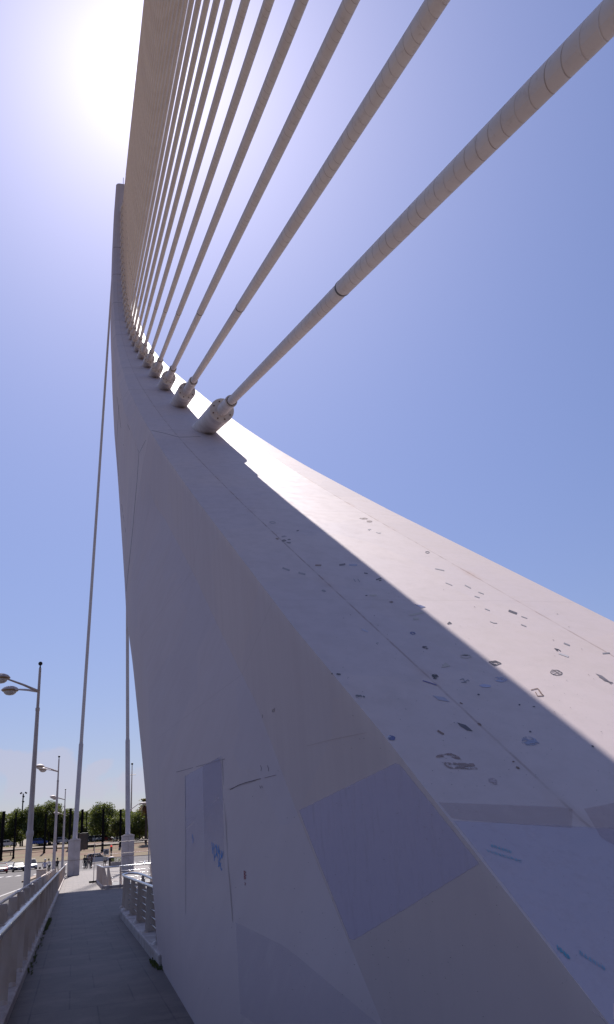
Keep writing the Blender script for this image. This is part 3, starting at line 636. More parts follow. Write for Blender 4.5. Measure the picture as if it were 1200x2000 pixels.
for L, w_ in [([(272, 884), (269, 930), (264, 985), (260, 1030), (255, 1080), (250, 1125), (247, 1155)], .9), ([(273, 884), (284, 862), (297, 841), (320, 846), (350, 854), (392, 853)], .7), ([(481, 871), (527, 867)], .8), ([(722, 1013), (800, 1010)], .8),
              ([(229, 775), (236, 830), (242, 870)], .5), ([(222, 880), (229, 930), (238, 985), (246, 1040)], .5), ([(233, 790), (228, 870), (232, 930)], .5), ([(272, 884), (250, 830), (236, 780)], .6), ([(420, 790), (432, 797), (447, 796)], .8)]:
    strokes('weld_seam', [L], w_, WL, .55)
sp_ = MB()
for k in range(340):
    x = random.uniform(640, 1195); y = random.uniform(1150, 1990)
    if random.random() < .35: x = random.uniform(380, 900); y = random.uniform(1500, 1990)
    r_ = random.uniform(.4, 1.15)
    q = [hit(px_, py_, .005) for px_, py_ in ell(x, y, 2.2*r_, 1.2*r_, random.uniform(0, 40), 6)]
    if all(v is not None for v in q): sp_.poly(q)
o = sp_.build('dirt_specks', dmat((0.13, 0.10, 0.10)), py_root); o['kind'] = 'stuff'

M_RSTAIN = dmat((0.22, 0.10, 0.05), .8, .8, .5)
# ------------------------------------------------------------------ stay cables
E_C = math.radians(20.875372); CD = Vector((0, math.cos(E_C), math.sin(E_C))); CN = Vector((0, -math.sin(E_C), math.cos(E_C)))
d5 = [7.13, 10.3, 13.38, 16.38, 19.4, 22.45, 25.38, 27.97, 30.63, 33.31, 35.95, 38.52] + [38.52+2.412*(i+1) for i in range(17)]
dk = [1.6*math.cos(E_C)+.84*(d-1.6*math.cos(E_C)) for d in d5]
perp = FSz*math.cos(E_C)-FSy*math.sin(E_C)
ords = ['nearest', 'second', 'third', 'fourth', 'fifth', 'sixth', 'seventh', 'eighth', 'ninth', 'tenth', 'eleventh', 'twelfth']
sock_proto = []
for k, d in enumerate(dk):
    s = float(np.interp(d, perp, FSs)); fy, fz = Fp(s); A_ = Vector((XC, fy, fz))
    seg = 28 if k < 4 else 18 if k < 12 else 10
    dr = -CD                                        # from the mast down to the deck
    if k == 0: lab = 'white stay cable crossing the top right corner, the nearest and thickest looking one'
    elif k < 12: lab = 'white stay cable, %s from the right in the fan, with sky on both sides' % ords[k]
    elif k == 28: lab = 'outermost stay cable forming the left edge of the packed fan beside the sun glare'
    else: lab = 'white stay cable packed edge to edge within the dense left part of the fan'
    t_ = empty('stay_cable', A_, 0, lab, 'stay cable', 'parallel stay cables running from the pylon over the walkway')
    tot = A_.z/math.sin(E_C)
    tc_ = [4.2, 3.4, 3.0, 2.7][min(k, 3)]; tn_ = [5.9, 5.7, 5.3, 4.9][min(k, 3)]; t0, t1 = tn_, [16.7, 16.2, 15.7, 15.3][min(k, 3)]
    MB().tube([dr*t0, dr*t1], .134, seg, uv=True, caps=False).build('lower_sheath', M_CABLE, t_)
    MB().tube([dr*t1, dr*tot], .143 if k < 12 else .158, seg, uv=True).build('upper_sheath', M_CABLE, t_)
    MB().tube([dr*(t1-.03), dr*(t1+.03)], .146 if k < 12 else .16, seg).build('clamp_ring', M_DARKRING, t_)
    # socket: a big drum on the mast with a narrower neck
    sk = empty('cable_socket', A_ - Vector((XC, 8, 0)), 0); sk.parent = py_root
    up = CD
    b = MB(); b.tube([up*1.3, dr*tc_], .41, max(seg, 16)); b.build('socket_drum', M_SOCK, sk)
    b = MB(); b.tube([dr*(tc_-.1), dr*tn_], .195, max(seg, 16)); b.build('socket_neck', M_SOCK, sk)
    MB().tube([dr*(tn_-.02), dr*(tn_+.05)], .150, seg).build('neck_gap', M_DARKRING, sk)
    if k < 8:
        ref = dr.orthogonal().normalized(); bi = dr.cross(ref)
        for q in range(8):
            an = 2*math.pi*q/8+.3; p = dr*(tc_-.005)+(ref*math.cos(an)+bi*math.sin(an))*.31; MB().tube([p, p+dr*.03], .026, 6).build('bolt', M_RUST, sk)
        # rust run at the foot of the drum, on its camera side
        rs = MB(); n_ = Vector((0, -.60, .80)); hgt = .50
        for q in range(10):
            a0 = -.55+q*.11; a1 = a0+.11
            def sp3(a, h):
                base = Vector((math.sin(a)*.402, 0, 0)) - CN*math.cos(a)*.402
                # where this generator meets the mast plane
                tt = -(base.dot(Vector((0, -math.sin(math.radians(36)), math.cos(math.radians(36))))))/(dr.dot(Vector((0, -math.sin(math.radians(36)), math.cos(math.radians(36))))))
                return base+dr*(tt+h)+base.normalized()*.004
            h0 = hgt*(1-abs(a0+.0)/.7)*random.uniform(.5, 1.6); 
            rs.quad(sp3(a0, -.02), sp3(a1, -.02), sp3(a1, h0*.9), sp3(a0, h0))
        rs.build('rust_stain', M_RSTAIN, sk)

# ------------------------------------------------------------------ back stays and their pedestals
def pedestal(cx, cy, label):
    t_ = empty('backstay_pedestal', (cx, cy, 0), 0, label, 'pedestal', 'concrete pedestals of the back stays')
    b = MB()
    for sx in (-.27, .27): b.box((sx, 0, .62), (.525, 1.5, 1.24))
    b.box((0, 0, .62), (1.0, 1.44, 1.22)); b.build('plinth', M_PED, t_, .02)
    b = MB()
    for sx in (-.27, .27): b.box((sx, 0, 2.08), (.525, 1.5, 1.62), top=1.0)
    b.box((0, 0, 2.05), (1.0, 1.44, 1.6)); b.build('shaft', M_PED, t_, .02)
    b = MB(); b.prism([(-.56, 2.9), (.56, 2.9), (.56, 2.97), (.26, 3.09), (-.26, 3.09), (-.56, 2.97)], 1, -.78, .78); b.build('cap', M_PED, t_, .01)
    for q in ((.35, -.757, 2.5), (-.1, -.757, .9), (.2, -.757, 2.2)): pass
    return t_
pL = atZ(146, 1711); pR = atZ(249, 1703)
pedL = (0.02, 79.4); pedR = (4.72, 77.6)
pedestal(*pedL, 'tall pale concrete block with a split front, at the end of the left railing')
pedestal(*pedR, 'tall pale concrete block behind the wire mesh fence, carrying the vertical looking stay')
sl_ = MB()
for n_, (px_, py_, X_) in enumerate([(283, 1645, None)]): pass
def backstay(p0, p1, lab):
    p0 = Vector(p0); p1 = Vector(p1); t_ = empty('back_stay', p0, 0, lab, 'back stay', 'back stays holding the pylon from behind')
    d = p1-p0; L = d.length; u = d/L
    MB().tube([Vector((0, 0, 0)), u*9.5], .22, 20, uv=True).build('lower_sleeve', M_STAY, t_)
    MB().tube([u*9.3, d], .17, 20, uv=True).build('cable_sheath', M_CABLE2, t_)
    MB().tube([u*9.3, u*9.7], [.224, .176], 20).build('sleeve_end', M_STAY, t_)
topL = atY(224.5, 470, 117.0); topR = atY(248, 520, 113.0)
backstay((pedL[0]+.02, pedL[1], 2.95), topL, 'thick white back stay rising beside the pylon left edge, its foot on the left block')
backstay((pedR[0], pedR[1], 2.95), topR, 'thick white back stay looking vertical and vanishing behind the pylon')

# ------------------------------------------------------------------ railings
def fin(mb, x, y, side, yaw=0.0, h=.93, z0=.12, w0=.36, w1=.13, lean=.0, th=.012):
    # plate across the rail: tapered wedge
    R = Matrix.Rotation(yaw, 3, 'Z')
    poly = [(0, z0), (side*w0, z0), (side*w1+lean, h), (lean, h)]
    n = len(mb.v)
    for t in (-.012, .012):
        for px_, pz_ in poly: mb.v.append(Vector((x, y, 0)) + R @ Vector((px_, t, pz_)))
    k = len(poly); mb.f.append(tuple(n+i for i in range(k))[::-1]); mb.f.append(tuple(n+k+i for i in range(k))); mb.mi += [0, 0]; mb.sm += [False]*2
    for i in range(k):
        j = (i+1) % k; mb.f.append((n+i, n+j, n+k+j, n+k+i)); mb.mi.append(0); mb.sm.append(False)
lr = empty('railing', (-.62, 20, 0), 0, 'long railing of pale steel fins with a steel handrail between walkway and road', 'railing')
O = Vector((-.62, 20, 0))
b = MB(); b.prism([(-1.06+.62, -.2), (-.0, -.2), (-.0, .10), (-.03, .12), (-1.06+.62, .12)], 1, -26, 59.3); b.build('curb', M_CURB, lr)
y = 2.2; 
while y < 78:
    f_ = MB(); fin(f_, -.04, y-20, -1, 0, .93, .115, .37, .15); f_.build('post', M_STEELW, lr); 
    kk = MB(); kk.lathe((-.085, y-20-.05, .118), [(.001, .05), (.045, .035), (.06, 0)], 10); kk.build('anchor_cap', M_STEELW, lr)
    y += 1.42
hr = [(-.045, yy-20, .955) for yy in np.arange(-4, 80, 4.0)]
MB().tube(hr, .026, 14).build('handrail', M_INOX, lr)
b = MB(); b.box((-.10, 28-0, .905), (.11, 104, .018)); b.build('rail_strip', M_STEELW, lr)
for zz_ in (.28, .44, .60, .76):
    MB().tube([(-.20+.0*(zz_), -24, zz_), (-.20, 59, zz_)], .011, 6).build('crossbar', M_STEELW, lr)

rr = empty('railing', (1.3, 20, 0), 0, 'short curved railing on a white curb against the pylon foot', 'railing')
def cpoly(x): return x-1.3
cb = [(1.26, 13.0), (1.26, 23.3), (1.32, 24.6), (1.50, 25.6), (1.8, 26.0), (1.8, 13.0)]
b = MB(); b.prism([(cpoly(x), yy-20) for x, yy in cb], 2, -.05, .17); b.build('curb', M_CURB, rr, .025)
for i, yy in enumerate([14.5, 16.7, 19.0, 21.3, 23.3, 24.6]):
    f_ = MB(); fin(f_, .06, yy-20, 1, 0, .95, .165, .25, .10, lean=.03); f_.build('post', M_STEELW, rr)
    kk = MB(); kk.lathe((.05, yy-20-.10, .168), [(.001, .06), (.05, .045), (.07, 0)], 10); kk.build('anchor_cap', M_STEELW, rr)
hp = [(.10, 13.0-20, .98), (.10, 16-20, .98), (.09, 20-20, .98), (.085, 23-20, .98), (.09, 24.6-20, .98), (.13, 25.7-20, .98), (.22, 26.5-20, .98), (.36, 26.9-20, .98), (.50, 26.7-20, .98), (.62, 25.9-20, .97), (.68, 24.6-20, .94), (.70, 22-20, .90)]
MB().tube(hp, .030, 14).build('handrail', M_INOX, rr)
f_ = MB(); fin(f_, .62, 24.9-20, 1, .3, .92, .165, .2, .08); f_.build('post', M_STEELW, rr)
for zz_ in (.30, .43, .56, .69, .82):
    MB().tube([(.17, -6.8, zz_), (.17, 4.3, zz_)], .010, 6).build('crossbar', M_INOX, rr)

# stairwell enclosure
st_ = empty('stairwell_railing', (1.4, 43, 0), 0, 'pale fenced stairwell with tan side fins behind the short curved railing', 'railing')
b = MB()
b.prism([(0, 12.5), (.16, 12.5), (.16, .35), (.45, 0.08), (4.6, 0.08), (4.6, -.12), (.38, -.12), (0, .28)], 2, -.02, .14); b.build('curb', M_CURB, st_, .02)
well = MB(); well.quad((.5, .6, .006), (3.2, .6, .006), (3.2, 8, .006), (.5, 8, .006)); well.build('stairwell_dark_sheet', M_BLACK, st_)  # flat black sheet on the paving, darkness of the stairwell put into colour
for i in range(9):
    f_ = MB(); fin(f_, .03, .9+i*1.35, 1, 0, .93, .135, .34, .12); f_.build('post', M_STEELW, st_)
for x_ in (.85, 2.35, 3.3): 
    f_ = MB(); fin(f_, x_, -.02, 1, 1.15, .93, .135, .34, .12); f_.build('post', M_STEELW, st_)
f_ = MB(); fin(f_, .25, .18, 1, .7, .93, .135, .34, .12); f_.build('post', M_STEELW, st_)
MB().tube([(.06, 12.5, .97), (.06, .7, .97), (.22, .22, .97), (.6, .0, .97), (3.3, -.05, .97)], .032, 12).build('handrail', M_INOX, st_)
MB().tube([(3.05, 12.0, .97), (2.55, 6, .97), (2.15, -.0, .97)], .03, 12).build('stair_handrail', M_INOX, st_)
for zz_ in (.3, .45, .6, .75):
    MB().tube([(.2, 12.5, zz_), (.2, .6, zz_), (.6, .06, zz_), (3.3, .06, zz_)], .009, 6).build('crossbar', M_INOX, st_)

# temporary mesh fence
q0 = atZ(183, 1724)
mf = empty('mesh_fence', (q0.x, q0.y, 0), 0, 'thin grey wire mesh fence panels standing in front of the right block', 'fence')
for k_, x_ in enumerate((0, 3.4)):
    MB().tube([(x_, 0, .05), (x_, 0, 2.25)], .022, 8).build('pole', M_STEELW, mf)
MB().box((0, 0, .06), (.55, .24, .12)).build('foot_block', M_BLACK, mf, .01)
b = MB()
for i in range(12): b.tube([(.05, 0, .25+i*.18), (3.4, 0, .25+i*.18)], .0028, 4)
for i in range(28): b.tube([(.1+i*.12, 0, .2), (.1+i*.12, 0, 2.22)], .0022, 4)
b.build('wire_mesh', M_STEELW, mf)
MB().tube([(0, 0, 2.23), (3.4, 0, 2.23)], .012, 6).build('top_bar', M_STEELW, mf)
MB().tube([(0, 0, 1.55), (3.4, 0, 1.55)], .012, 6).build('middle_bar', M_STEELW, mf)

# vehicle barrier outside the left railing
vb = empty('crash_barrier', (-1.35, 20, 0), 0, 'grey crash barrier of tapered posts and tubes beside the dark road', 'crash barrier')
yy = 6.0
while yy < 66:
    p = MB(); p.box((0, yy-20, .33), (.26, .16, .98), top=.72); p.build('post', M_STEELW, vb, .012); yy += 3.1
MB().tube([(-.16, -18, .78), (-.16, 47, .78)], .035, 10).build('tube_rail', M_STEELW, vb)
MB().tube([(-.16, -18, .45), (-.16, 47, .45)], .035, 10).build('tube_rail', M_STEELW, vb)
cbx = empty('utility_box', (-1.75, 50.5, 0), 0, 'blocky grey box on the roadside edge between the first two lamp posts', 'utility box')
MB().box((0, 0, .42), (.55, .6, 1.2), top=.92).build('cabinet', M_STEELW, cbx, .02)
MB().box((0, 0, 1.04), (.58, .63, .05)).build('lid', M_STEELW, cbx, .01)

# ------------------------------------------------------------------ street lamps
def lamp(loc, label, h=9.0, arms=((-1.12, -.85), (-1.0, 1.2)), rz=0.0, ball=True):
    t_ = empty('street_lamp', loc, rz, label, 'street lamp', 'white street lamps along the road')
    zz_ = h-.12
    MB().tube([(0, 0, -.3), (0, 0, 2.6)], [.125, .115], 18).build('lower_pole', M_POST, t_)
    MB().tube([(0, 0, 2.55), (0, 0, 2.62), (0, 0, 2.72), (0, 0, 2.78)], [.12, .14, .14, .118], 18).build('collar', M_POST, t_)
    MB().tube([(0, 0, 2.7), (0, 0, h-1.85)], [.108, .072], 18).build('upper_pole', M_POST, t_)
    MB().tube([(0, 0, h-1.9), (0, 0, h-1.78)], .085, 16).build('collar', M_POST, t_)
    MB().tube([(0, 0, h-1.85), (0, 0, zz_-.05)], [.060, .050], 16).build('top_pole', M_POST, t_)
    if ball:
        b = MB(); b.sphere((0, 0, h+.02), .085, 14, 10); b.tube([(0, 0, zz_-.06), (0, 0, h-.05)], [.04, .02], 8); b.build('finial', M_BLACK, t_)
    for ax, ay in arms:
        a = Vector((ax, ay, 0)); u = a.normalized()
        e = Vector((ax, ay, h-1.08+.30)); st = Vector((0, 0, h-1.12))
        ar = MB(); ar.tube([st, st+(e-st)*.5+Vector((0, 0, .02)), e], [.055, .042, .032], 10); arm = ar.build('arm', M_POST, t_)
        hd = e + u*.34
        sh = MB(); sh.lathe(hd+Vector((0, 0, .02)), [(.36, 0), (.345, .035), (.28, .10), (.17, .15), (.05, .17), (.001, .172)], 24); sh.lathe(hd+Vector((0, 0, .02)), [(.36, 0), (.33, -.015)], 24)
        hs = sh.build('lamp_head', M_POST, t_)
        un = MB(); un.lathe(hd, [(.34, .01), (.30, -.03), (.2, -.055), (.1, -.06), (.001, -.06)], 24); un.build('reflector', M_HEADU, hs)
        df = MB(); df.lathe(hd, [(.27, -.03), (.24, -.10), (.16, -.165), (.06, -.19), (.001, -.192)], 20); df.build('diffuser', M_GLASSD, hs)
    return t_
b1 = atY(77, 1350, 33.0)
lamp((b1.x-.02, 33.0, -.15), 'nearest white street lamp with twin saucer heads, at the left edge', 9.15)
b2 = atY(115.5, 1485, 66.5); lamp((b2.x, 66.5, -.15), 'second white street lamp, just left of the left stay foot', 9.15)
b3 = atY(128, 1550, 101); lamp((b3.x, 101, -.15), 'third white street lamp, thin and seen beside the second lamp pole', 9.15)
b4 = atY(128, 1580, 136); lamp((b4.x, 136, -.1), 'farthest of the four left street lamps, small head below the third one', 9.0, ball=False)
def arm_lamp(p, label, h, s=1, sx=1):
    t_ = empty('street_lamp', p, 0, label, 'street lamp', 'white street lamps beyond the bridge')
    MB().tube([(0, 0, -.3), (0, 0, h-1.1)], [.17, .09], 12).build('pole', M_POST, t_)
    MB().tube([(0, 0, h-1.2), (sx*.9, 0, h-.75), (sx*1.9, 0, h-.12), (sx*2.2, 0, h-.05)], [.09, .07, .06, .05], 8).build('arm', M_POST, t_)
    b = MB(); b.sphere((sx*2.9, 0, h-.02), .8, 14, 8, sc3=(1, .45, .22)); b.build('lamp_head', M_POST, t_)
pA = atY(247.5, 1597, 140.0); arm_lamp((pA.x, 140, 0), 'curved arm street lamp peeping out right of the vertical looking back stay', 9.0)
pB = atZ(291, 1682, 0); lamp((pB.x, pB.y, 0), 'pale lamp pole half hidden behind the left edge of the pylon', 9.0, arms=((1.2, .9),))

# tall masts far behind
p = atY(256, 1585, 330); tm = empty('tall_mast', (p.x, 330, 5), 0, 'very tall thin grey mast with a small crossbar behind the trees', 'mast')
q = atY(258.5, 1492, 330)
MB().tube([(0, 0, 0), (q.x-p.x, 0, q.z-5)], [.42, .16], 10).build('mast', M_STEELW, tm)
MB().tube([(-1.6+q.x-p.x, 0, q.z-9.2), (1.6+q.x-p.x, 0, q.z-9.2)], .12, 6).build('crossbar', M_STEELW, tm)
MB().sphere((q.x-p.x, 0, q.z-5.0), .45, 8, 6).build('finial', M_BLACK, tm)
p = atY(44, 1590, 300); fm = empty('floodlight_mast', (p.x, 300, 5), 0, 'dark floodlight mast with four lamps above the left trees', 'floodlight')
q = atY(46, 1550, 300); dx = q.x-p.x
MB().tube([(0, 0, 0), (dx, 0, q.z-5)], [.28, .2], 8).build('mast', M_BLACK, fm)
for ox, oz in ((-.75, .2), (.85, .2), (.1, -.9), (.1, -2.6)):
    MB().box((dx+ox, 0, q.z-5+oz), (.75, .4, .5), tilt=Matrix.Rotation(.5*(1 if ox > 0 else -1), 3, 'Y')).build('floodlight', M_BLACK, fm)

# dark pillars standing on the bank
def stand(px_, base_y, Y):    # ground point on the terrain below a bearing
    r_ = ray(px_, base_y); x = r_.x/r_.y*Y; return Vector((x, Y, gz(x, Y)))
for px_, top, bot, Y, wd, lab in [(2, 1585, 1668, 205, .36, 'leftmost dark pillar at the very edge among the trees'), (27, 1587, 1664, 208, .22, 'dark pillar in front of the left trees, left of the nearest lamp'), (87, 1590, 1655, 215, .26, 'dark pillar right of the nearest lamp pole'),
                                   (110, 1590, 1655, 218, .26, 'dark pillar just right of the second lamp pole'), (136, 1579, 1642, 222, .32, 'dark pillar left of the left back stay'), (159.5, 1581, 1640, 222, .32, 'dark pillar right of the left back stay'),
                                   (168, 1585, 1645, 226, .13, 'slim dark pole beside the billboard'), (200.5, 1580, 1655, 214, .30, 'dark pillar standing in front of the round tree'), (235, 1581, 1650, 222, .30, 'dark pillar just left of the vertical looking back stay')]:
    p = stand(px_, bot, Y); q = atY(px_+.0, top, Y)
    t_ = empty('dark_pillar', p, 0, lab, 'pillar', 'dark pillars on the dry bank')
    MB().tube([(0, 0, -.5), (0, 0, q.z-p.z)], wd, 10).build('shaft', M_DARKP, t_)
    MB().tube([(0, 0, -.2), (0, 0, .25)], wd*1.35, 10).build('footing', M_DARKP, t_)

# ------------------------------------------------------------------ trees
def leaf_mesh(lobes, dens, leaf, seed, flat=.8):
    rnd = random.Random(seed); m = MB()
    for (cx, cy, cz, R_) in lobes:
        n_ = int(dens*R_*R_)
        for i in range(n_):
            u = Vector((rnd.gauss(0, 1), rnd.gauss(0, 1), rnd.gauss(0, 1))).normalized()
            rad = R_*(rnd.uniform(.55, 1.08) if rnd.random() < .8 else rnd.uniform(.1, .6))
            c = Vector((cx, cy, cz)) + Vector((u.x*rad, u.y*rad, u.z*rad*flat))
            a = Vector((rnd.gauss(0, 1), rnd.gauss(0, 1), rnd.gauss(0, 1))).normalized(); b_ = a.orthogonal().normalized()
            b_ = Matrix.Rotation(rnd.uniform(0, 6.28), 3, a) @ b_; c_ = a.cross(b_); s_ = leaf*rnd.uniform(.6, 1.3)
            m.quad(c-b_*s_, c-c_*s_*.6, c+b_*s_, c+c_*s_*.6)
    return m
def tree(p, H, W_, label, seed, mi, group='trees beyond the road', trunk_h=.26):
    rnd = random.Random(seed); t_ = empty('tree', p, 0, label, 'tree', group)
    b = MB(); th = H*trunk_h
    b.tube([(0, 0, -.6), (rnd.uniform(-.1, .1), 0, th), (rnd.uniform(-.3, .3), .1, H*.65)], [.28, .2, .08], 8)
    for k in range(6):
        an = k*1.05+rnd.uniform(-.3, .3); z0 = th*rnd.uniform(.85, 1.5); r_ = W_*.33
        b.tube([(0, 0, z0), (math.cos(an)*r_*.5, math.sin(an)*r_*.5, z0+H*.16), (math.cos(an)*r_, math.sin(an)*r_, z0+H*.30)], [.13, .09, .03], 6)
    b.build('trunk', M_TRUNK, t_)
    lobes = []
    for k in range(20):
        an = rnd.uniform(0, 6.28); hh = rnd.random(); rr_ = W_*.5*math.sqrt(max(.05, 1-abs(hh-.35)**1.6*1.7))*rnd.uniform(.35, .78)
        R_ = W_*rnd.uniform(.12, .22)
        lobes.append((math.cos(an)*rr_, math.sin(an)*rr_, H*(.16+.76*hh), R_))
    lobes += [(0, 0, H*.9, W_*.14), (W_*.1, 0, H*.62, W_*.27), (-W_*.1, 0, H*.5, W_*.28)]
    leaf_mesh(lobes, 150, .20, seed, .85).build('crown', M_LEAF[mi], t_)
tl = [ # px, topy, Y, width m, mat, label
 (8, 1598, 262, 6.5, 1, 'low green tree at the left edge beyond the dry bank'), (30, 1577, 258, 6.5, 0, 'tall dark green tree left of the nearest lamp pole'), (44, 1583, 268, 6, 1, 'green tree under the floodlight mast'),
 (62, 1576, 256, 7, 0, 'tree behind the middle of the nearest lamp pole'), (77, 1574, 262, 6.5, 1, 'bushy tree left of the second lamp pole'), (95, 1567, 256, 7.5, 1, 'highest leafy tree left of the second lamp pole'),
 (112, 1568, 262, 7, 0, 'leafy tree behind the second and third lamps'), (127, 1580, 258, 6, 2, 'tree between the third lamp and the left back stay'), (143, 1588, 270, 6.5, 1, 'tree directly behind the left back stay'),
 (163, 1586, 272, 7, 1, 'light green tree right of the left back stay'), (180, 1583, 262, 7, 2, 'olive green tree left of the round tree'), (203, 1571, 250, 8.5, 0, 'large round dark tree between the two back stays'),
 (222, 1586, 268, 6.5, 1, 'small green tree right of the large round tree'), (229, 1596, 236, 5, 2, 'short bushy tree just left of the vertical looking back stay'), (240, 1583, 276, 7, 1, 'tree behind the vertical looking back stay'), (258, 1592, 240, 7, 0, 'dark bushy tree under the curved arm lamp'),
 (272, 1585, 236, 7, 1, 'bushy tree in front of the palm'), (290, 1580, 262, 8, 0, 'tree half hidden by the pylon foot'), (-14, 1590, 262, 8, 1, 'tree just outside the left picture edge'), (-40, 1585, 262, 8, 0, 'tree outside the left picture edge')]
for i, (px_, ty, Y, W_, mi, lab) in enumerate(tl):
    p = stand(px_, 1650, Y); q = atY(px_, ty, Y)
    tree(p, q.z-p.z, W_*1.3, lab, 100+i, mi, trunk_h=.2)
# farther wood, one mass
wd = MB(); rnd = random.Random(5)
lob = [(x, rnd.uniform(285, 320), gz(0, 300)+rnd.uniform(.5, 10.0), rnd.uniform(2.6, 3.8)) for x in np.arange(-70, 70, 2.0) for _ in range(3)]
tag(leaf_mesh(lob, 30, .45, 9).build('far_wood', M_LEAF[0]), 'dense dark wood filling in behind the row of trees', 'wood', kind='stuff')
# palm
p = stand(285, 1650, 225); q = atY(284, 1566, 225); H = q.z-p.z
pt = empty('palm_tree', p, 0, 'palm tree with hanging brown dead fronds beside the pylon edge', 'palm tree')
MB().tube([(0, 0, -.5), (.1, 0, H*.5), (0, 0, H)], [.35, .28, .26], 10).build('trunk', M_TRUNK, pt)
def fronds(n_, lo, hi, L0, seed, droop):
    m = MB(); rnd = random.Random(seed)
    for k in range(n_):
        an = rnd.uniform(0, 6.28); el = rnd.uniform(lo, hi); L = L0*rnd.uniform(.8, 1.15)
        pts = []
        for i in range(8):
            t = i/7; r_ = L*t*math.cos(el); z = H+L*t*math.sin(el)-droop*t*t*L
            pts.append(Vector((math.cos(an)*r_, math.sin(an)*r_, z)))
        for a, b_ in zip(pts[:-1], pts[1:]):
            d = (b_-a).normalized(); sd = d.cross(Vector((0, 0, 1))).normalized()
            for sg in (-1, 1):
                for f in (0, .5):
                    c = a+(b_-a)*f; m.quad(c, c+d*.12, c+sd*sg*.55+d*.25-Vector((0, 0, .22)), c+sd*sg*.5+d*.15-Vector((0, 0, .22)))
    return m
fronds(26, -.1, 1.2, 2.6, 3, .55).build('crown', M_PALM, pt)
fronds(46, -1.3, -.35, 2.3, 4, .5).build('dead_fronds', M_PALMDRY, pt)

# ------------------------------------------------------------------ cars
def car(p, rz, paint, label, group, suv=False, cat='car'):
    t_ = empty('parked_car' if group.startswith('cars parked') else 'car', p, rz, label, cat, group)
    h = 1.62 if suv else 1.45
    # body: x forward, built along +x, width along y
    prof = [(-2.1, .35), (-2.12, .75), (-2.0, .95), (-1.2, .98), (.75, .95), (1.7, .82), (2.08, .66), (2.12, .32), (1.9, .24), (-1.95, .24)]
    b = MB(); Wd = .86
    rings_ = []
    for yv, k in ((-Wd, .94), (-Wd*.86, 1.0), (Wd*.86, 1.0), (Wd, .94)):
        n = len(b.v)
        for x, z in prof: b.v.append(Vector((x*(.985 if k < 1 else 1), yv, .3+(z-.3)*k)))
        rings_.append(n)
    kN = len(prof)
    for a, c in zip(rings_[:-1], rings_[1:]):
        for i in range(kN): j = (i+1) % kN; b.f.append((a+i, a+j, c+j, c+i)); b.mi.append(0); b.sm.append(False)
    b.f.append(tuple(rings_[0]+i for i in range(kN))); b.f.append(tuple(rings_[-1]+i for i in range(kN))[::-1]); b.mi += [0, 0]; b.sm += [False]*2
    body_ = b.build('body', paint, t_, .05)
    # cabin roof and pillars
    g_ = MB(); n = len(g_.v)
    bx0, bx1 = (-2.0 if suv else -1.75), 1.05; tx0, tx1 = (-1.7 if suv else -1.05), .25
    for x0_, x1_, yv, z in ((bx0, bx1, .80, .93), (tx0, tx1, .62, h-.05)):
        for x, yy_ in ((x0_, -yv), (x1_, -yv), (x1_, yv), (x0_, yv)): g_.v.append(Vector((x, yy_, z)))
    for q_ in ((0, 1, 5, 4), (1, 2, 6, 5), (2, 3, 7, 6), (3, 0, 4, 7), (4, 5, 6, 7)): g_.f.append(q_); g_.mi.append(0); g_.sm.append(False)
    g_.build('windows', M_WIN, t_, .02)
    rf = MB(); rf.box(((tx0+tx1)/2, 0, h-.03), (tx1-tx0+.1, 1.30, .07), top=.93); rf.build('roof', paint, t_, .02)
    for sy in (-1, 1):
        for (xa, xb) in ((bx1, tx1), (-.35, -.40), (bx0, tx0)): MB().tube([(xa, sy*.805, .93), (xb, sy*.635, h-.05)], .035, 6).build('roof_pillar', paint, t_)
    for sx in (-1.3, 1.32):
        for sy in (-1, 1):
            wv = MB(); wv.lathe((sx, sy*.80, .32), [(.20, -.1), (.32, -.09), (.325, .0), (.32, .09), (.20, .1)], 18, axis=(0, 1, 0)); wo_ = wv.build('wheel', M_TYRE, t_)
            rm = MB(); rm.lathe((sx, sy*(.80+.075*1), .32), [(.001, .02), (.08, .03), (.20, .0), (.21, -.02)], 14, axis=(0, sy, 0)); rm.build('rim', M_RIM, wo_)
    for sy in (-1, 1):
        MB().box((2.03, sy*.62, .66), (.18, .34, .15), top=.8).build('headlight', M_LAMPG, t_, .02)
        MB().box((-2.09, sy*.66, .78), (.08, .26, .16)).build('tail_light', mat('tail_red', (.35, .02, .02), .3, var=.1), t_)
        MB().box((.75, sy*.93, .98), (.12, .18, .12)).build('mirror', M_PLAS, t_, .02)
    MB().box((2.105, 0, .50), (.05, 1.0, .22)).build('grille', M_PLAS, t_, .01)
    MB().box((0, 0, .27), (3.9, 1.6, .16)).build('underbody', M_PLAS, t_)
    MB().box((2.14, 0, .40), (.02, .5, .11)).build('number_plate', M_LAMPG, t_)
    return t_
P = lambda n_, c: mat(n_, c, .38, spec=.4, var=.06, coat=.15)
RED, BLUE, DARK, WHT, SIL = P('red_paint', (.30, .015, .02)), P('blue_paint', (.03, .08, .32)), P('dark_paint', (.02, .02, .025)), P('white_car_paint', (.50, .50, .50)), P('silver_paint', (.50, .50, .52))
FACE = math.radians(-90)
def onroad(px_, py_, z): q_ = atZ(px_, py_, z); return Vector((q_.x, q_.y, gz(q_.x, q_.y)+.055))
def cars_at(px_, Y): r_ = ray(px_, 1690); x = r_.x/r_.y*Y; return Vector((x, Y, gz(x, Y)+.055))
QG = 'cars queueing on the road facing the bridge'
car(cars_at(4, 140), FACE+.10, RED, 'red car in the queue at the left edge, front corner showing', QG)
car(cars_at(18, 152), FACE+.1, BLUE, 'bright blue car behind the red one', QG)
car(cars_at(37, 143), FACE+.12, DARK, 'black car between the blue car and the nearest lamp pole', QG)
car(cars_at(61, 150), FACE+.12, WHT, 'white car just right of the nearest lamp pole', QG, suv=True)
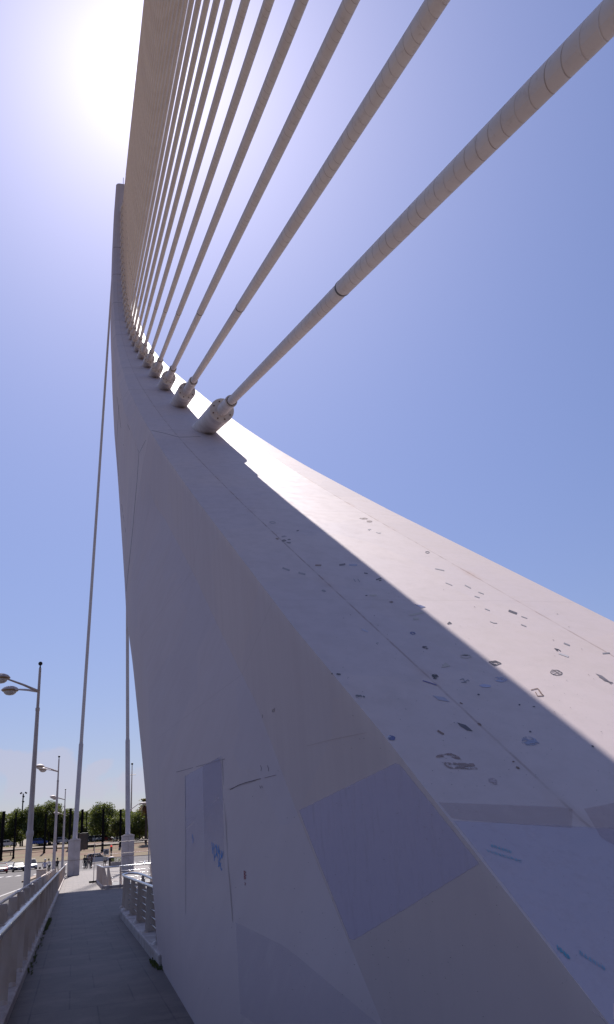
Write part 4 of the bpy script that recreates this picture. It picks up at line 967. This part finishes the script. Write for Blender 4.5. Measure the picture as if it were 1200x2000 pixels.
car(cars_at(5, 158), FACE+.1, DARK, 'dark car behind the red one, mostly hidden', QG)
pv = cars_at(191, 158); car(pv, math.radians(4), SIL, 'silver estate car crossing side on behind the group of people', 'cars crossing the junction', suv=True)
LG = 'cars parked in the lot below the trees'
lots = [(172, 252, DARK, .2, 'dark parked car at the left end of the lot, in shade'), (180, 252, DARK, 0.1, 'dark parked car beside the white one'), (186, 251, WHT, -1.2, 'white parked car left of the dark pillar'), (193, 252, SIL, -1.3, 'silver parked car just left of the dark pillar'),
        (204, 252, RED, -.2, 'red parked car right of the dark pillar'), (209, 256, WHT, -1.2, 'white parked car behind the red one'), (221, 258, WHT, -.3, 'white parked car at the right end of the lot'), (76, 254, BLUE, .1, 'blue parked car seen between the nearest and second lamp poles'), (12, 245, WHT, .1, 'white parked van at the far left under the trees'), (122, 252, WHT, .05, 'pale parked car near the third lamp pole')]
for px_, Y, pm, rz, lab in lots:
    p = cars_at(px_, Y); p.z = gz(p.x, Y)+.32; car(p, rz, pm, lab, LG, suv=True)

# ------------------------------------------------------------------ people and bicycles
def person(p, rz, pose, cloth, label, skin=(0.35, 0.2, 0.14), hair=(0.03, 0.02, 0.015), legs=None, top=None, scale=1.0, hat=None):
    t_ = empty('person', p, rz, label, 'person')
    J = dict(pel=(0, 0, .95), ch=(0, 0, 1.25), nk=(0, 0, 1.45), hb=(0, .01, 1.55), hd=(0, .02, 1.66), ht=(0, .01, 1.76))
    if pose == 'stand':
        J.update(hl=(-.09, 0, .92), kl=(-.11, .02, .5), al=(-.11, -.02, .08), tl=(-.12, .14, .03), hr=(.09, 0, .92), kr=(.11, .04, .5), ar=(.13, .0, .08), tr=(.14, .16, .03),
                 sl=(-.18, 0, 1.40), el=(-.25, -.02, 1.12), wl=(-.24, .10, .88), fl=(-.24, .13, .78), sr=(.18, 0, 1.40), er=(.26, -.02, 1.12), wr=(.24, .12, .90), fr=(.24, .15, .80))
    elif pose == 'walk':
        J.update(hl=(-.09, 0, .92), kl=(-.1, .16, .52), al=(-.1, .22, .10), tl=(-.1, .37, .05), hr=(.09, 0, .92), kr=(.1, -.06, .5), ar=(.1, -.32, .16), tr=(.1, -.22, .03),
                 sl=(-.18, 0, 1.40), el=(-.23, -.12, 1.14), wl=(-.22, -.10, .90), fl=(-.22, -.08, .8), sr=(.18, 0, 1.40), er=(.23, .10, 1.14), wr=(.2, .28, 1.0), fr=(.2, .36, .95))
    else:  # riding: facing +y, hands forward on the bar
        J = dict(pel=(0, -.12, .98), ch=(0, .08, 1.24), nk=(0, .20, 1.44), hb=(0, .26, 1.53), hd=(0, .30, 1.63), ht=(0, .28, 1.73))
        J.update(hl=(-.09, -.10, .95), kl=(-.11, .25, .74), al=(-.12, .10, .36), tl=(-.12, .24, .32), hr=(.09, -.10, .95), kr=(.11, .18, .58), ar=(.12, .05, .16), tr=(.12, .19, .12),
                 sl=(-.18, .15, 1.38), el=(-.25, .33, 1.18), wl=(-.22, .52, 1.06), fl=(-.21, .59, 1.04), sr=(.18, .15, 1.38), er=(.25, .33, 1.18), wr=(.22, .52, 1.06), fr=(.21, .59, 1.04))
    names = list(J); ix = {n: i for i, n in enumerate(names)}
    E_ = [('pel', 'ch'), ('ch', 'nk'), ('nk', 'hb'), ('hb', 'hd'), ('hd', 'ht'), ('pel', 'hl'), ('hl', 'kl'), ('kl', 'al'), ('al', 'tl'), ('pel', 'hr'), ('hr', 'kr'), ('kr', 'ar'), ('ar', 'tr'), ('ch', 'sl'), ('sl', 'el'), ('el', 'wl'), ('wl', 'fl'), ('ch', 'sr'), ('sr', 'er'), ('er', 'wr'), ('wr', 'fr')]
    Rr = dict(pel=.13, ch=.14, nk=.055, hb=.065, hd=.10, ht=.07, hl=.09, hr=.09, kl=.06, kr=.06, al=.042, ar=.042, tl=.035, tr=.035, sl=.065, sr=.065, el=.042, er=.042, wl=.03, wr=.03, fl=.03, fr=.03)
    me_ = bpy.data.meshes.new('body'); me_.from_pydata([J[n] for n in names], [(ix[a], ix[b]) for a, b in E_], [])
    o = bpy.data.objects.new('body', me_); COL.objects.link(o); o.parent = t_
    md = o.modifiers.new('skin', 'SKIN'); 
    for i, n in enumerate(names): me_.skin_vertices[0].data[i].radius = (Rr[n], Rr[n]*(.8 if n in ('pel', 'ch') else 1)); 
    me_.skin_vertices[0].data[ix['pel']].use_root = True
    ss = o.modifiers.new('sub', 'SUBSURF'); ss.levels = 1; ss.render_levels = 2
    m = bpy.data.materials.new('figure'); m.use_nodes = True; t = m.node_tree; b_ = t.nodes['Principled BSDF']
    co = N(t, 'ShaderNodeTexCoord').outputs['Object']; sp = N(t, 'ShaderNodeSeparateXYZ'); t.links.new(co, sp.inputs[0]); z = sp.outputs[2]
    hem = legs[1] if legs else .5
    c = mixc(t, math_node(t, 'GREATER_THAN', z, hem), skin, legs[0] if legs else cloth)
    c = mixc(t, math_node(t, 'GREATER_THAN', z, .96), c, top or cloth)
    c = mixc(t, math_node(t, 'GREATER_THAN', z, 1.46), c, skin)
    c = mixc(t, math_node(t, 'LESS_THAN', z, .07), c, (0.05, 0.05, 0.05))
    t.links.new(c, b_.inputs['Base Color']); b_.inputs['Roughness'].default_value = .8; me_.materials.append(m)
    hh = J['hd']
    hm = MB(); hm.sphere((hh[0], hh[1]-.025, hh[2]+.035), .112, 12, 8, sc3=(.95, 1.05, .95)); hm.build('hat' if hat else 'hair', mat('hair', hat or hair, .7, var=.2), t_)
    fc = MB(); fc.sphere((hh[0]-.035, hh[1]+.092, hh[2]), .012, 6, 4); fc.sphere((hh[0]+.035, hh[1]+.092, hh[2]), .012, 6, 4); fc.build('eyes', M_BLACK, t_)
    nz = MB(); nz.sphere((hh[0], hh[1]+.108, hh[2]-.03), .016, 6, 4); nz.build('nose', mat('skin', skin, .6, var=.05), t_)
    t_.scale = (scale,)*3
    return t_
def bicycle(p, rz, label, col):
    t_ = empty('bicycle', p, rz, label, 'bicycle')
    pm = mat('bike_paint', col, .35, var=.1)
    for yv in (-.52, .52):
        b = MB(); pts = [(0, yv+.33*math.cos(a), .34+.33*math.sin(a)) for a in np.linspace(0, 2*math.pi, 25)]; b.tube(pts, .022, 6, caps=False)
        wv = b.build('wheel', M_TYRE, t_)
        sp = MB()
        for a in np.linspace(0, math.pi, 7)[:-1]: sp.tube([(0, yv-.32*math.cos(a), .34-.32*math.sin(a)), (0, yv+.32*math.cos(a), .34+.32*math.sin(a))], .003, 3)
        sp.build('spokes', M_RIM, wv)
    b = MB()
    for a, c in (((0, -.52, .34), (0, -.05, .30)), ((0, -.05, .30), (0, -.18, .82)), ((0, -.52, .34), (0, -.16, .76)), ((0, -.05, .30), (0, .38, .80)), ((0, -.17, .78), (0, .37, .86)), ((0, .52, .34), (0, .36, .95))): b.tube([a, c], .019, 6)
    b.build('frame', pm, t_)
    MB().tube([(-.24, .42, 1.02), (-.1, .38, .97), (.1, .38, .97), (.24, .42, 1.02)], .014, 6).build('handlebar', M_BLACK, t_)
    MB().box((0, -.2, .86), (.15, .26, .06), top=.7).build('saddle', M_BLACK, t_, .02)
    return t_
def rd(px_, Y, on=None):
    r_ = ray(px_, 1690); x = r_.x/r_.y*Y; return Vector((x, Y, (gz(x, Y)+.055) if on is None else on))
pc = rd(88, 90); person(pc, 0, 'ride', (.5, .5, .5), 'person in a pale shirt and dark helmet cycling away beside the white line', legs=((.02, .02, .025), .45), top=(.50, .46, .50), hat=(.5, .48, .48)); bicycle(pc, 0, 'dark bicycle ridden by the person in the pale shirt', (.02, .02, .02))
pc = rd(97, 112); person(pc, math.pi-.4, 'ride', (.5, .5, .5), 'person in white cycling toward the bridge, partly behind the second lamp', legs=((.03, .03, .03), .5), top=(.6, .6, .62)); bicycle(pc, math.pi-.4, 'bicycle of the person in white near the second lamp', (.05, .05, .05))
person(rd(112, 108), .3, 'walk', (.02, .02, .025), 'person in black shorts and top walking between the second and third lamps', legs=((.02, .02, .025), .62), top=(.03, .025, .03))
z1 = -.10
person(rd(165.5, 118, z1), .6, 'stand', (.02, .02, .02), 'leftmost person of the group, dressed all in black', legs=((.02, .02, .022), .12), top=(.03, .03, .035))
person(rd(169, 119, z1), 2.5, 'stand', (.03, .03, .03), 'person in dark clothes next to the leftmost one of the group', legs=((.03, .03, .035), .4), top=(.05, .05, .06), scale=.96)
person(rd(174, 121, z1), 0.2, 'walk', (.3, .2, .16), 'person in tan clothes in the middle of the group', legs=((.16, .12, .12), .3), top=(.25, .18, .16))
person(rd(179.5, 118, z1), 1.2, 'stand', (.2, .1, .08), 'rightmost person of the group in a brown top, with dark shorts', legs=((.03, .03, .03), .5), top=(.10, .05, .04))
bicycle(rd(168, 117, z1), .2, 'dark bicycle held by the left side of the group', (.02, .02, .02)); bicycle(rd(177, 117, z1), .1, 'dark bicycle held on the right side of the group', (.02, .02, .02))
person(rd(205, 112, z1), 0, 'stand', (.4, .38, .3), 'lone person in pale clothes right of the silver estate car', legs=((.10, .08, .07), .5), top=(.42, .40, .34), scale=.95)
pw = rd(218, 128, z1); wb = empty('litter_bin', pw, 0, 'dark litter bin below the red traffic light', 'litter bin')
MB().tube([(0, 0, 0), (0, 0, 1.05)], [.36, .42], 14).build('bin_body', M_DARKP, wb); MB().lathe((0, 0, 1.05), [(.46, 0), (.44, .1), (.2, .2), (.001, .22)], 14).build('lid', M_POST, wb)
# planter bush by the junction
pp = rd(228, 116, z1); bs = empty('planter', pp, 0, 'low planter with a dark shrub near the foot of the right block', 'planter')
MB().box((0, 0, .3), (1.5, .7, .6), top=1.05).build('trough', M_CURB, bs, .03); leaf_mesh([(-.3, 0, .85, .45), (.35, 0, .8, .4)], 700, .06, 77).build('shrub', M_LEAF[0], bs)

# ------------------------------------------------------------------ traffic light, signs, bollard, benches
p = stand(217, 1690, 150); tlr = empty('traffic_light', p, 0, 'traffic light showing red beside a round sign', 'traffic light')
top = atY(217, 1652, 150).z-p.z
MB().tube([(0, 0, -.3), (0, 0, top)], .11, 10).build('pole', M_BLACK, tlr)
hb = MB().box((0, 0, top-.35), (.36, .32, 1.05)).build('signal_box', M_BLACK, tlr, .03)
ml = bpy.data.materials.new('red_lens'); ml.use_nodes = True; bb = ml.node_tree.nodes['Principled BSDF']; bb.inputs['Base Color'].default_value = (.6, .03, .03, 1); bb.inputs['Emission Color'].default_value = (1, .08, .06, 1); bb.inputs['Emission Strength'].default_value = 0.35
MB().sphere((0, -.16, top-.03), .17, 12, 8, sc3=(1, .4, 1)).build('red_lens', ml, hb)
for zz_ in (top-.35, top-.67): MB().sphere((0, -.16, zz_), .12, 12, 8, sc3=(1, .4, 1)).build('dark_lens', M_WIN, hb)
sg = MB(); sg.box((-.85, .0, top-.95), (.95, .05, 1.05)); bd = sg.build('sign_board', mat('sign_white', (.62, .58, .55), .5, var=.08), tlr)
MB().tube([(-.85, -.04, top-.95), (-.85, -.06, top-.95)], .38, 24).build('sign_disc', mat('sign_grey', (.10, .10, .11), .5, var=.1), bd)
MB().box((-.4, 0, top-.95), (.8, .05, .05)).build('sign_arm', M_BLACK, tlr)
p = rd(156.5, 103, -.1); bbd = empty('billboard', p, 0, 'dark upright billboard on a thin post right of the left block', 'billboard')
tz = atY(158, 1627, 103).z-p.z; bz = atY(158, 1660, 103).z-p.z; w_ = 1.15
MB().tube([(-.36, 0, 0), (-.36, 0, tz)], .06, 8).build('post', M_BLACK, bbd)
MB().box((.28, 0, (tz+bz)/2), (w_, .16, tz-bz)).build('frame', M_BLACK, bbd, .02)
MB().box((.28, -.09, (tz+bz)/2), (w_-.18, .01, tz-bz-.2)).build('panel', mat('billboard_panel', (.035, .025, .025), .25, col2=(.09, .05, .035), vscale=2), bbd)
MB().sphere((-.36, 0, .15), .16, 10, 8).build('foot', M_POST, bbd)
p = rd(78.5, 98); bo = empty('bollard', p, 0, 'black bollard with pale bands beside the cyclist lane', 'bollard')
MB().tube([(0, 0, 0), (0, 0, .95)], .12, 12).build('post', M_BLACK, bo)
for zz_ in (.35, .68): MB().tube([(0, 0, zz_), (0, 0, zz_+.12)], .125, 12).build('band', M_LINE, bo)
for px_, Y, lab in [(73, 218, 'bench on the dry bank between the first two lamp poles'), (171, 217, 'bench on the dry bank right of the billboard'), (9, 216, 'bench on the dry bank at the far left')]:
    p = stand(px_, 1660, Y); bn = empty('park_bench', p, 0, lab, 'bench', 'dark benches on the bank')
    MB().box((0, 0, .62), (4.0, .6, .12)).build('seat', M_TRUNK, bn); MB().box((0, .32, 1.0), (4.0, .08, .4)).build('backrest', M_TRUNK, bn)
    for sx in (-1.5, 1.5): MB().box((sx, 0, .2), (.14, .5, .8)).build('leg', M_BLACK, bn)
# weed tuft and leaves at the left curb
wt = MB(); rnd = random.Random(3)
for i in range(260):
    yv = rnd.uniform(21.8, 25.5) if i < 230 else rnd.uniform(14, 21); x = -.60+abs(rnd.gauss(0, .02)); hgt = rnd.uniform(.02, .07)
    a = rnd.uniform(0, 6.28); wt.quad((x, yv, 0), (x+.02*math.cos(a), yv+.02*math.sin(a), 0), (x+.05*math.cos(a), yv+.05*math.sin(a), hgt), (x+.03*math.cos(a+1), yv+.03, hgt*.9))
for i in range(90):
    yv = 13.3+rnd.gauss(0, .25); x = 1.27+rnd.gauss(0, .04)
    a = rnd.uniform(0, 6.28); wt.quad((x, yv, 0.002), (x+.03*math.cos(a), yv+.03*math.sin(a), 0.002), (x+.05*math.cos(a), yv+.05*math.sin(a), .05), (x+.03*math.cos(a+1), yv+.03, .05))
tag(wt.build('weeds', M_LEAF[0]), 'dark weeds growing in the gap along the curbs', 'weeds', kind='stuff')
